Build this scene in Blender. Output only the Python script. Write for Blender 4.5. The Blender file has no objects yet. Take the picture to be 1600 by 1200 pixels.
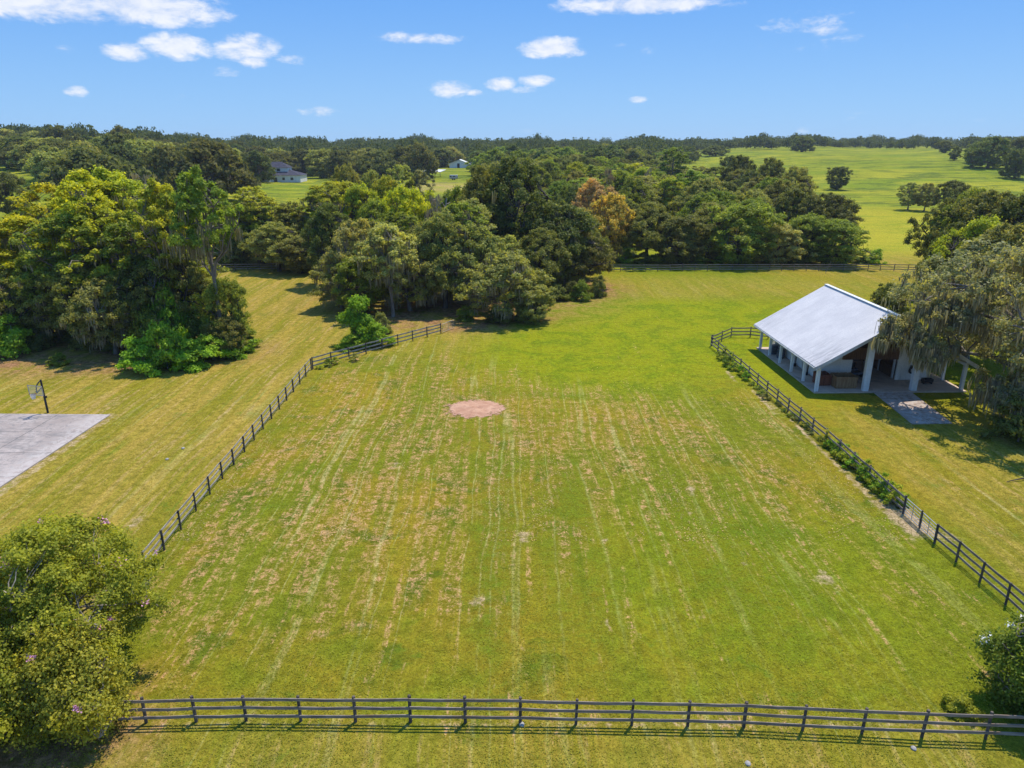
import bpy, math, random
import numpy as np
from mathutils import Vector, Matrix

# ------------------------------------------------------------------ camera
S = bpy.context.scene
COL = S.collection
CAM_H, PITCH, FPX = 24.3, math.radians(18.8), 1110.0
cam_d = bpy.data.cameras.new("camera")
cam_d.sensor_width = 36.0
cam_d.lens = 36.0 * FPX / 1600.0
cam_d.clip_start, cam_d.clip_end = 0.5, 20000
cam = bpy.data.objects.new("camera", cam_d)
cam.location = (0, 0, CAM_H)
cam.rotation_euler = (math.pi / 2 - PITCH, 0, 0)
COL.objects.link(cam)
S.camera = cam
S.render.resolution_x, S.render.resolution_y = 1024, 768
S.render.engine = 'CYCLES'
S.cycles.max_bounces = 6
S.cycles.transparent_max_bounces = 8
S.view_settings.view_transform = 'Standard'
S.view_settings.look = 'None'
S.view_settings.exposure = 0.08
S.view_settings.gamma = 1.0

# ------------------------------------------------------------------ light
# light travels (-0.28, -0.37, -1): the sun stands high, beyond the paddock and a little right
SUNV = Vector((0.28, 0.37, 1.0)).normalized()
SUN_EL = math.asin(SUNV.z)
SUN_AZ = math.atan2(SUNV.x, SUNV.y)
sl = bpy.data.lights.new("sun", 'SUN')
sl.energy = 5.0
sl.angle = math.radians(0.5)
sl.color = (1.0, 0.93, 0.78)
so = bpy.data.objects.new("sun", sl)
so.rotation_euler = SUNV.to_track_quat('Z', 'Y').to_euler()
so.location = (60, 80, 200)
COL.objects.link(so)

world = bpy.data.worlds.new("World")
S.world = world
world.use_nodes = True


class NT:
    """small helper to write node trees"""
    def __init__(s, tree):
        s.t = tree; s.n = tree.nodes; s.l = tree.links

    def add(s, typ, **kw):
        n = s.n.new(typ)
        for k, v in kw.items():
            setattr(n, k, v)
        return n

    def put(s, sock, val):
        if isinstance(val, bpy.types.NodeSocket):
            s.l.new(val, sock)
        elif val is not None:
            if hasattr(sock.default_value, '__len__') and not hasattr(val, '__len__'):
                val = [val] * len(sock.default_value)
            if hasattr(val, '__len__') and hasattr(sock.default_value, '__len__'):
                if len(sock.default_value) == 4 and len(val) == 3:
                    val = (*val, 1.0)
            sock.default_value = val

    def math(s, op, a, b=None, c=None, clamp=False):
        n = s.add('ShaderNodeMath', operation=op); n.use_clamp = clamp
        s.put(n.inputs[0], a)
        if b is not None: s.put(n.inputs[1], b)
        if c is not None: s.put(n.inputs[2], c)
        return n.outputs[0]

    def vmath(s, op, a, b=None):
        n = s.add('ShaderNodeVectorMath', operation=op)
        s.put(n.inputs[0], a)
        if b is not None: s.put(n.inputs[1], b)
        return n.outputs['Value'] if op in ('DOT_PRODUCT', 'LENGTH', 'DISTANCE') else n.outputs[0]

    def noise(s, vec, scale, detail=3, rough=0.55, dist=0.0, w=None):
        n = s.add('ShaderNodeTexNoise')
        if w is not None:
            n.noise_dimensions = '4D'; n.inputs['W'].default_value = w
        s.put(n.inputs['Vector'], vec)
        n.inputs['Scale'].default_value = scale
        n.inputs['Detail'].default_value = detail
        n.inputs['Roughness'].default_value = rough
        n.inputs['Distortion'].default_value = dist
        return n.outputs[0]

    def ramp(s, val, a, b, lo=0.0, hi=1.0, smooth=True):
        n = s.add('ShaderNodeMapRange')
        n.interpolation_type = 'SMOOTHSTEP' if smooth else 'LINEAR'
        s.put(n.inputs['Value'], val)
        n.inputs['From Min'].default_value = a; n.inputs['From Max'].default_value = b
        n.inputs['To Min'].default_value = lo; n.inputs['To Max'].default_value = hi
        return n.outputs[0]

    def mix(s, f, a, b, blend='MIX'):
        n = s.add('ShaderNodeMix', data_type='RGBA', blend_type=blend)
        s.put(n.inputs[0], f)
        s.put(n.inputs[6], a); s.put(n.inputs[7], b)
        return n.outputs[2]

    def scale(s, vec, sc, loc=(0, 0, 0), rot=(0, 0, 0)):
        n = s.add('ShaderNodeMapping')
        s.put(n.inputs['Vector'], vec)
        n.inputs['Scale'].default_value = sc
        n.inputs['Location'].default_value = loc
        n.inputs['Rotation'].default_value = rot
        return n.outputs[0]


def pix_dir(u, v):
    """direction of the photo's pixel (1600 x 1200) in the world; sky only"""
    x = (u - 800) / FPX; up = (600 - v) / FPX
    c, s = math.cos(PITCH), math.sin(PITCH)
    d = Vector((x, c + s * up, -s + c * up)); d.normalize()
    return d


def build_world():
    w = NT(world.node_tree)
    for n in list(w.n): w.n.remove(n)
    out = w.add('ShaderNodeOutputWorld')
    bg = w.add('ShaderNodeBackground')
    sky = w.add('ShaderNodeTexSky', sky_type='NISHITA')
    sky.sun_disc = False
    sky.sun_elevation = SUN_EL
    sky.sun_rotation = SUN_AZ
    sky.altitude = 0; sky.air_density = 1.0; sky.dust_density = 0.15; sky.ozone_density = 2.0
    co = w.add('ShaderNodeTexCoord').outputs['Generated']
    # white balance of the camera that took the photograph: a clean cyan blue sky
    tint = w.mix(1.0, sky.outputs[0], (0.92, 0.98, 1.10), 'MULTIPLY')
    sz = w.add('ShaderNodeSeparateXYZ'); w.l.new(co, sz.inputs[0])
    grad = w.mix(w.ramp(sz.outputs[2], -0.02, 0.22), (2.15, 4.2, 7.0), (0.98, 2.85, 6.7))
    tint = w.mix(0.9, tint, grad)
    # clouds: each one an ellipse of directions broken up by noise
    # (u, v, half width, half height, density)
    clouds = [(60, 8, 120, 20, 1.25), (225, 10, 105, 25, 1.35), (105, 77, 20, 7, .6), (200, 82, 32, 13, 1.1),
              (276, 73, 46, 19, 1.25), (385, 76, 46, 20, 1.1), (396, 97, 24, 10, 1.1), (352, 111, 20, 9, .7),
              (450, 92, 34, 9, .65), (118, 142, 16, 9, .95), (652, 60, 66, 10, .9), (703, 139, 32, 13, 1.1),
              (742, 146, 16, 6, .9), (782, 131, 24, 11, 1.0), (497, 174, 30, 8, .85), (866, 75, 50, 15, 1.3),
              (840, 125, 30, 9, 1.0), (816, 140, 26, 6, .6), (1004, 6, 125, 14, 1.3), (958, 71, 20, 7, .45),
              (1022, 80, 30, 9, .4), (994, 155, 16, 6, .85), (1262, 34, 62, 16, .62), (1298, 45, 32, 16, .75),
              (1340, 50, 85, 13, .3), (1252, 206, 15, 8, .7), (826, 205, 20, 5, .5), (1380, 180, 200, 8, .16),
              (1220, 75, 90, 8, .2), (1550, 190, 150, 9, .14), (280, 152, 10, 5, .25), (520, 40, 300, 9, .05)]
    nz = w.noise(w.scale(co, (1, 1, 2.4)), 26, 8, 0.62, 0.3)
    nz2 = w.noise(w.scale(co, (1, 1, 2.0)), 85, 5, 0.6)
    fb = w.math('ADD', w.math('MULTIPLY', nz, 0.72), w.math('MULTIPLY', nz2, 0.28))
    tot = None
    rpp = 1 / FPX
    for (u, v, hw, hh, den) in clouds:
        d = pix_dir(u, v)
        right = Vector((0, 0, 1)).cross(d).normalized() * -1
        upv = right.cross(d).normalized()
        a = w.vmath('DOT_PRODUCT', co, tuple(right / (hw * rpp)))
        b = w.vmath('DOT_PRODUCT', co, tuple(upv / (hh * rpp)))
        rr = w.math('ADD', w.math('MULTIPLY', a, a), w.math('MULTIPLY', b, b))
        m = w.math('MULTIPLY', w.math('SUBTRACT', 1.0, w.math('MULTIPLY', rr, 0.72), clamp=True), den)
        m = w.math('MULTIPLY', m, w.math('GREATER_THAN', w.vmath('DOT_PRODUCT', co, tuple(d)), 0.0))
        tot = m if tot is None else w.math('MAXIMUM', tot, m)
    al = w.math('ADD', tot, w.math('MULTIPLY', w.math('SUBTRACT', fb, 0.5), 2.7))
    al = w.math('MULTIPLY', w.ramp(al, 0.28, 1.25), w.ramp(tot, 0.02, 0.25))
    shade = w.ramp(nz, 0.35, 0.65)
    ccol = w.mix(shade, (5.6, 6.1, 7.2), (7.2, 7.3, 7.6))
    full = w.mix(w.math('MULTIPLY', al, .88), tint, ccol)
    w.put(bg.inputs['Color'], full)
    bg.inputs['Strength'].default_value = 0.13
    w.l.new(bg.outputs[0], out.inputs['Surface'])


build_world()

# ------------------------------------------------------------------ terrain function
_pc = [(0, 0), (190, 0), (350, 5.0), (520, 6.6), (900, 15.5), (1500, 17), (4000, -40), (20000, -300)]
_pr = [(0, 0), (200, 0), (350, 2.2), (440, 9.5), (600, 15.5), (800, 17.6), (1500, 20), (4000, -40), (20000, -300)]
_pl = [(0, 0), (170, 0), (230, 4), (300, 10), (370, 14.5), (600, 22), (1500, 23), (4000, -40), (20000, -300)]


def ground(X, Y):
    X = np.asarray(X, float); Y = np.asarray(Y, float)
    def f(p):
        xs, zs = zip(*p)
        dd = [-14, -7, 0, 7, 14]
        return sum(np.interp(Y + d, xs, zs) for d in dd) / 5
    a = X / np.maximum(Y, 60)
    wr = np.clip((a - 0.18) / 0.22, 0, 1); wr = wr * wr * (3 - 2 * wr)
    wl = np.clip((-a - 0.30) / 0.26, 0, 1); wl = wl * wl * (3 - 2 * wl)
    z = f(_pc) * (1 - wr - wl) + f(_pr) * wr + f(_pl) * wl
    und = 0.6 * np.sin(X / 47 + 1.3) * np.sin(Y / 61) * np.clip((Y - 150) / 200, 0, 3)
    near = 0.05 * np.sin(X / 9.0) * np.sin(Y / 7.0 + X / 15)
    return z + und + near * np.clip((Y - 30) / 30, 0, 1) * 0.6


def gz(x, y): return float(ground(x, y))


def bp(u, v, z=0.0):
    """where the photo's pixel meets the ground"""
    c, s = math.cos(PITCH), math.sin(PITCH)
    x = (u - 800) / FPX; up = (600 - v) / FPX
    dz = -s + c * up
    t = (z - CAM_H) / dz
    for _ in range(30):
        X, Y = x * t, (c + s * up) * t
        t = 0.5 * t + 0.5 * (gz(X, Y) + z - CAM_H) / dz
    return x * t, (c + s * up) * t


# ------------------------------------------------------------------ mesh helpers
def mesh_np(name, V, F4=None, F3=None, mats=(), matidx=None, smooth=False):
    V = np.asarray(V, np.float32)
    n4 = 0 if F4 is None else len(F4); n3 = 0 if F3 is None else len(F3)
    me = bpy.data.meshes.new(name)
    me.vertices.add(len(V)); me.vertices.foreach_set('co', V.ravel())
    loops = []
    if n4: loops.append(np.asarray(F4, np.int32).ravel())
    if n3: loops.append(np.asarray(F3, np.int32).ravel())
    lp = np.concatenate(loops)
    me.loops.add(len(lp)); me.loops.foreach_set('vertex_index', lp)
    me.polygons.add(n4 + n3)
    st = np.concatenate([np.arange(n4) * 4, n4 * 4 + np.arange(n3) * 3]).astype(np.int32)
    me.polygons.foreach_set('loop_start', st)
    me.polygons.foreach_set('loop_total', np.concatenate([np.full(n4, 4), np.full(n3, 3)]).astype(np.int32))
    if matidx is not None: me.polygons.foreach_set('material_index', np.asarray(matidx, np.int32))
    if smooth: me.polygons.foreach_set('use_smooth', np.ones(n4 + n3, bool))
    me.update(calc_edges=True); me.validate()
    for m in mats: me.materials.append(m)
    return me


class MB:
    """collects boxes, prisms, tubes; build() makes ONE mesh object"""
    def __init__(s):
        s.v = []; s.f = []; s.mi = []

    def poly(s, pts, faces, mi=0):
        o = len(s.v); s.v += [tuple(p) for p in pts]
        for f in faces: s.f.append([i + o for i in f]); s.mi.append(mi)

    def box(s, x0, x1, y0, y1, z0, z1, mi=0):
        p = [(x0, y0, z0), (x1, y0, z0), (x1, y1, z0), (x0, y1, z0), (x0, y0, z1), (x1, y0, z1), (x1, y1, z1), (x0, y1, z1)]
        s.poly(p, [(0, 3, 2, 1), (4, 5, 6, 7), (0, 1, 5, 4), (1, 2, 6, 5), (2, 3, 7, 6), (3, 0, 4, 7)], mi)

    def beam(s, a, b, w, h, mi=0, up=(0, 0, 1)):
        """a box from a to b, w across, h high (centred)"""
        a = Vector(a); b = Vector(b); d = (b - a).normalized()
        up = Vector(up)
        if abs(d.dot(up)) > .99: up = Vector((0, 1, 0))
        r = d.cross(up).normalized(); q = r.cross(d).normalized()
        p = []
        for e in (a, b):
            for sx, sy in ((-1, -1), (1, -1), (1, 1), (-1, 1)):
                p.append(e + r * sx * w / 2 + q * sy * h / 2)
        s.poly(p, [(0, 1, 2, 3), (7, 6, 5, 4), (0, 4, 5, 1), (1, 5, 6, 2), (2, 6, 7, 3), (3, 7, 4, 0)], mi)

    def tube(s, pts, rad, n=8, mi=0, cap=True):
        pts = [Vector(p) for p in pts]
        if not hasattr(rad, '__len__'): rad = [rad] * len(pts)
        rings = []
        o = len(s.v)
        for i, p in enumerate(pts):
            d = (pts[min(i + 1, len(pts) - 1)] - pts[max(i - 1, 0)]).normalized()
            u = Vector((0, 0, 1)) if abs(d.z) < .9 else Vector((1, 0, 0))
            r = d.cross(u).normalized(); q = r.cross(d).normalized()
            for k in range(n):
                a = 2 * math.pi * k / n
                s.v.append(tuple(p + (r * math.cos(a) + q * math.sin(a)) * rad[i]))
        for i in range(len(pts) - 1):
            for k in range(n):
                k2 = (k + 1) % n
                s.f.append([o + i * n + k, o + i * n + k2, o + (i + 1) * n + k2, o + (i + 1) * n + k]); s.mi.append(mi)
        if cap:
            s.f.append([o + k for k in range(n)][::-1]); s.mi.append(mi)
            s.f.append([o + (len(pts) - 1) * n + k for k in range(n)]); s.mi.append(mi)

    def prism(s, poly, z0, z1, mi=0):
        n = len(poly)
        p = [(x, y, z0) for x, y in poly] + [(x, y, z1) for x, y in poly]
        f = [tuple(range(n))[::-1], tuple(range(n, 2 * n))] + [(i, (i + 1) % n, n + (i + 1) % n, n + i) for i in range(n)]
        s.poly(p, f, mi)

    def build(s, name, mats, parent=None, bevel=0.0, smooth=False):
        me = bpy.data.meshes.new(name)
        me.from_pydata(s.v, [], s.f)
        if not isinstance(mats, (list, tuple)): mats = [mats]
        for m in mats: me.materials.append(m)
        me.polygons.foreach_set('material_index', s.mi)
        if smooth: me.polygons.foreach_set('use_smooth', [True] * len(s.f))
        me.update()
        ob = bpy.data.objects.new(name, me); COL.objects.link(ob)
        if parent: ob.parent = parent
        if bevel:
            m = ob.modifiers.new('bevel', 'BEVEL'); m.width = bevel; m.segments = 2; m.limit_method = 'ANGLE'
        return ob


def tag(o, label=None, cat=None, group=None, kind=None):
    if label: o['label'] = label
    if cat: o['category'] = cat
    if group: o['group'] = group
    if kind: o['kind'] = kind
    return o


def empty(name, loc, rz=0.0, scale=None):
    o = bpy.data.objects.new(name, None); COL.objects.link(o)
    o.location = loc; o.rotation_euler = (0, 0, rz)
    o.empty_display_size = 0.3
    if scale: o.scale = scale
    return o


def ob(name, me, parent=None):
    o = bpy.data.objects.new(name, me); COL.objects.link(o)
    if parent: o.parent = parent
    return o


# ------------------------------------------------------------------ materials
def new_mat(name):
    m = bpy.data.materials.new(name); m.use_nodes = True
    w = NT(m.node_tree)
    bs = w.n['Principled BSDF']
    return m, w, bs


def surf_mat(name, c1, c2, scale=3.0, rough=0.8, bump=0.2, stretch=(1, 1, 1), c3=None, fine=40, metallic=0.0, spec=0.3):
    m, w, bs = new_mat(name)
    co = w.add('ShaderNodeTexCoord').outputs['Object']
    v = w.scale(co, stretch)
    n1 = w.noise(v, scale, 5, 0.65, 0.4)
    n2 = w.noise(v, fine, 3, 0.6)
    col = w.mix(w.ramp(n1, 0.32, 0.68), c1, c2)
    if c3:
        n3 = w.noise(v, scale * 0.45, 6, 0.7, 0.8, w=3.1)
        col = w.mix(w.ramp(n3, 0.5, 0.72), col, c3)
    col = w.mix(w.ramp(n2, 0.3, 0.7, 0, 0.35), col, w.mix(1.0, col, (0.6, 0.6, 0.6), 'MULTIPLY'))
    w.put(bs.inputs['Base Color'], col)
    bs.inputs['Roughness'].default_value = rough
    bs.inputs['Metallic'].default_value = metallic
    bs.inputs['Specular IOR Level'].default_value = spec
    if bump:
        b = w.add('ShaderNodeBump'); b.inputs['Strength'].default_value = bump; b.inputs['Distance'].default_value = 0.02
        w.put(b.inputs['Height'], w.math('ADD', n1, n2)); w.put(bs.inputs['Normal'], b.outputs[0])
    return m


def leaf_mat(name, transl=0.46, gloss=0.12, tipcol=(1.25, 1.15, 0.55), darkmul=0.5):
    """leaves: the object's own colour, varied leaf by leaf and clump by clump"""
    m, w, bs = new_mat(name)
    oi = w.add('ShaderNodeObjectInfo')
    geo = w.add('ShaderNodeNewGeometry')
    rnd = geo.outputs['Random Per Island']
    co = w.add('ShaderNodeTexCoord').outputs['Object']
    n = w.noise(co, 0.45, 3, 0.6)
    base = oi.outputs['Color']
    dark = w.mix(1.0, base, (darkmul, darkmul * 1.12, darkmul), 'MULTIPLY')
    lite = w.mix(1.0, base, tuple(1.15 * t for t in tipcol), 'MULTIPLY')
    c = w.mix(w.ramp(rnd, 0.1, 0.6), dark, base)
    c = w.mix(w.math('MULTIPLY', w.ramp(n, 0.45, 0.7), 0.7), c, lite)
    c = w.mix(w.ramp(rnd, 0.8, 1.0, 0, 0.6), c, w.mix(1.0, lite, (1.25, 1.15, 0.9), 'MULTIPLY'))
    w.put(bs.inputs['Base Color'], c)
    bs.inputs['Roughness'].default_value = 0.5
    bs.inputs['Specular IOR Level'].default_value = gloss
    tr = w.add('ShaderNodeBsdfTranslucent')
    w.put(tr.inputs['Color'], w.mix(1.0, c, (1.35, 1.3, 0.6), 'MULTIPLY'))
    mx = w.add('ShaderNodeMixShader'); mx.inputs[0].default_value = transl
    w.l.new(bs.outputs[0], mx.inputs[1]); w.l.new(tr.outputs[0], mx.inputs[2])
    w.l.new(mx.outputs[0], w.n['Material Output'].inputs['Surface'])
    return m


M = {}
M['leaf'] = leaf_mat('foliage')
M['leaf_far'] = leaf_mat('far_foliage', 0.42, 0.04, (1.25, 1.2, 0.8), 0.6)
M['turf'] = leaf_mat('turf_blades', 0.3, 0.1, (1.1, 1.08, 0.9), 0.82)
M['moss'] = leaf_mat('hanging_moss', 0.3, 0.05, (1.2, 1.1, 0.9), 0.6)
M['bark'] = surf_mat('bark', (0.12, 0.095, 0.075), (0.24, 0.21, 0.18), 2.0, 0.95, 0.6, (1, 1, 0.3))
M['bark_dark'] = surf_mat('dark_bark', (0.045, 0.035, 0.028), (0.12, 0.10, 0.085), 2.0, 0.95, 0.6, (1, 1, 0.3))
M['bark_pale'] = surf_mat('pale_bark', (0.22, 0.185, 0.155), (0.38, 0.33, 0.285), 2.0, 0.9, 0.5, (1, 1, 0.3))
M['fence'] = surf_mat('weathered_black_boards', (0.17, 0.14, 0.125), (0.38, 0.31, 0.265), 1.2, 0.9, 0.4, (1, 1, 6), (0.26, 0.16, 0.10), 30, 0.0, 0.1)
M['fence_grey'] = surf_mat('weathered_grey_boards', (0.27, 0.235, 0.21), (0.46, 0.42, 0.38), 1.2, 0.85, 0.4, (1, 1, 6), (0.09, 0.07, 0.06), 30)
M['post'] = surf_mat('weathered_post', (0.055, 0.045, 0.04), (0.15, 0.12, 0.10), 3, 0.85, 0.5, (1, 1, 0.4))
M['white'] = surf_mat('white_paint', (0.66, 0.67, 0.68), (0.76, 0.77, 0.77), 1.0, 0.7, 0.1, (1, 1, .4), (0.55, 0.55, 0.53), 12)
M['wallw'] = surf_mat('white_stucco', (0.76, 0.73, 0.68), (0.84, 0.81, 0.76), 0.8, 0.85, 0.15, (1, 1, .5), (0.48, 0.46, 0.42), 14)
M['fascia'] = surf_mat('grey_fascia', (0.42, 0.41, 0.40), (0.58, 0.58, 0.57), 1.5, 0.8, 0.1)
M['brown'] = surf_mat('brown_boards', (0.10, 0.05, 0.03), (0.20, 0.105, 0.06), 2.5, 0.8, 0.3, (4, 4, 0.3))
M['tanwood'] = surf_mat('tan_boards', (0.26, 0.14, 0.065), (0.40, 0.24, 0.12), 2.5, 0.8, 0.3, (4, 4, 0.3), (0.18, 0.08, 0.04))
M['redwood'] = surf_mat('red_brown_boards', (0.16, 0.045, 0.025), (0.26, 0.09, 0.05), 2.5, 0.8, 0.3, (4, 4, 0.3))
M['slab'] = surf_mat('barn_concrete', (0.50, 0.37, 0.29), (0.62, 0.48, 0.39), 0.7, 0.9, 0.1, c3=(0.25, 0.22, 0.20), fine=8)
M['dark'] = surf_mat('dark_rubber', (0.012, 0.013, 0.016), (0.035, 0.037, 0.045), 3, 0.6, 0.2)
M['bluegrey'] = surf_mat('blue_grey_plastic', (0.05, 0.07, 0.11), (0.12, 0.14, 0.18), 3, 0.5, 0.1)
M['metal'] = surf_mat('galvanised_steel', (0.33, 0.34, 0.36), (0.48, 0.49, 0.51), 2, 0.45, 0.05, metallic=0.7)
M['rock'] = surf_mat('grey_stone', (0.3, 0.28, 0.26), (0.45, 0.42, 0.40), 4, 0.9, 0.4)
M['net'] = surf_mat('white_net', (0.7, 0.68, 0.66), (0.8, 0.78, 0.76), 4, 0.9, 0)
M['glass_dark'] = surf_mat('window_glass', (0.02, 0.025, 0.035), (0.05, 0.06, 0.08), 1, 0.15, 0, spec=0.6)
M['pink'] = surf_mat('pink_blossom', (0.62, 0.22, 0.42), (0.78, 0.42, 0.60), 20, 0.8, 0)
M['whitefl'] = surf_mat('white_blossom', (0.72, 0.70, 0.66), (0.85, 0.84, 0.82), 20, 0.8, 0)


def roof_mat():
    m, w, bs = new_mat('white_metal_roof')
    co = w.add('ShaderNodeTexCoord').outputs['Object']
    base = w.mix(w.ramp(w.noise(co, 0.5, 5, 0.6), 0.3, 0.7), (0.56, 0.53, 0.535), (0.66, 0.625, 0.62))
    sp = w.noise(co, 9, 4, 0.7)
    base = w.mix(w.ramp(sp, 0.35, 0.7, 0, 0.35), base, (0.33, 0.33, 0.36))
    # dirt streaks that run down the slope near the eaves and lower corners
    st = w.noise(w.scale(co, (0.35, 2.6, 0.35)), 1.7, 5, 0.7, 0.3)
    sep = w.add('ShaderNodeSeparateXYZ'); w.l.new(co, sep.inputs[0])
    ax = w.math('ABSOLUTE', sep.outputs[0])
    low = w.ramp(ax, 2.6, 8.4)
    frnt = w.math('ADD', w.ramp(sep.outputs[1], 7.5, -0.5, 0, .75), w.ramp(sep.outputs[1], 12.0, 17.0, 0, .5))
    k = w.math('MULTIPLY', w.math('MULTIPLY', low, frnt), w.ramp(st, 0.42, 0.66))
    base = w.mix(w.math('MULTIPLY', k, 0.95), base, (0.16, 0.155, 0.165))
    # seams along the slope, one sheet each 0.9 m
    fr = w.math('FRACT', w.math('MULTIPLY', sep.outputs[1], 1 / 0.9))
    seam = w.math('LESS_THAN', fr, 0.035)
    base = w.mix(w.math('MULTIPLY', seam, 0.35), base, (0.27, 0.27, 0.30))
    w.put(bs.inputs['Base Color'], base)
    bs.inputs['Roughness'].default_value = 0.55
    bs.inputs['Specular IOR Level'].default_value = 0.35
    b = w.add('ShaderNodeBump'); b.inputs['Strength'].default_value = 0.3; b.inputs['Distance'].default_value = 0.02
    w.put(b.inputs['Height'], w.math('ADD', sp, seam)); w.put(bs.inputs['Normal'], b.outputs[0])
    return m


M['roof'] = roof_mat()


def concrete_mat(name, joints=None, warm=False):
    m, w, bs = new_mat(name)
    co = w.add('ShaderNodeTexCoord').outputs['Object']
    n1 = w.noise(co, 0.35, 6, 0.65, 0.8)
    n2 = w.noise(co, 2.2, 6, 0.7, 0.5)
    n3 = w.noise(co, 25, 3, 0.6)
    c = w.mix(w.ramp(n1, 0.3, 0.7), (0.31, 0.25, 0.225), (0.47, 0.395, 0.365))
    c = w.mix(w.ramp(n2, 0.46, 0.66, 0, 0.75), c, (0.20, 0.18, 0.175))
    st = w.noise(w.scale(co, (0.25, 1.3, 1)), 0.8, 6, 0.75, 0.6, w=1.5)
    c = w.mix(w.ramp(st, 0.50, 0.62, 0, 0.6), c, (0.17, 0.155, 0.15))
    c = w.mix(w.ramp(n3, 0.3, 0.7, 0, 0.3), c, (0.18, 0.17, 0.17))
    sep = w.add('ShaderNodeSeparateXYZ'); w.l.new(co, sep.inputs[0])
    if warm: c = w.mix(1.0, c, (0.95, 0.80, 0.70), 'MULTIPLY')
    if joints:
        jx, jy = joints
        wob = w.math('MULTIPLY', w.math('SUBTRACT', n2, 0.5), 0.12)
        mk = None
        for o_, per in ((sep.outputs[0], jx), (sep.outputs[1], jy)):
            f = w.math('FRACT', w.math('MULTIPLY', w.math('ADD', o_, wob), 1 / per))
            k = w.math('LESS_THAN', f, 0.07 / per)
            mk = k if mk is None else w.math('MAXIMUM', mk, k)
        c = w.mix(w.math('MULTIPLY', mk, 0.8), c, (0.08, 0.075, 0.07))
        # pale worn edge on the paddock side
        ed = w.math('MULTIPLY', w.ramp(sep.outputs[0], -2.4, -0.6), w.ramp(n2, 0.4, 0.6))
        c = w.mix(w.math('MULTIPLY', ed, 0.6), c, (0.56, 0.50, 0.47))
    w.put(bs.inputs['Base Color'], c)
    bs.inputs['Roughness'].default_value = 0.9
    b = w.add('ShaderNodeBump'); b.inputs['Strength'].default_value = 0.3; b.inputs['Distance'].default_value = 0.02
    w.put(b.inputs['Height'], n3); w.put(bs.inputs['Normal'], b.outputs[0])
    return m


def sand_mat():
    m, w, bs = new_mat('pink_sand')
    co = w.add('ShaderNodeTexCoord').outputs['Object']
    n1 = w.noise(co, 1.1, 6, 0.7, 0.5); n2 = w.noise(co, 12, 4, 0.7)
    c = w.mix(w.ramp(n1, 0.3, 0.7), (0.38, 0.19, 0.115), (0.55, 0.32, 0.21))
    c = w.mix(w.ramp(n2, 0.58, 0.7, 0, 0.8), c, (0.22, 0.13, 0.075))
    w.put(bs.inputs['Base Color'], c); bs.inputs['Roughness'].default_value = 0.95
    sq = w.scale(co, (0.36, 0.43, 0.0))
    rad = w.vmath('LENGTH', sq)
    ed = w.math('ADD', rad, w.math('MULTIPLY', w.math('SUBTRACT', w.noise(co, 0.9, 9, 0.85), .5), 2.6))
    w.put(bs.inputs['Alpha'], w.ramp(ed, 1.02, 0.90))
    b = w.add('ShaderNodeBump'); b.inputs['Strength'].default_value = 0.8; b.inputs['Distance'].default_value = 0.06
    w.put(b.inputs['Height'], w.math('ADD', n1, n2)); w.put(bs.inputs['Normal'], b.outputs[0])
    return m


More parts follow.
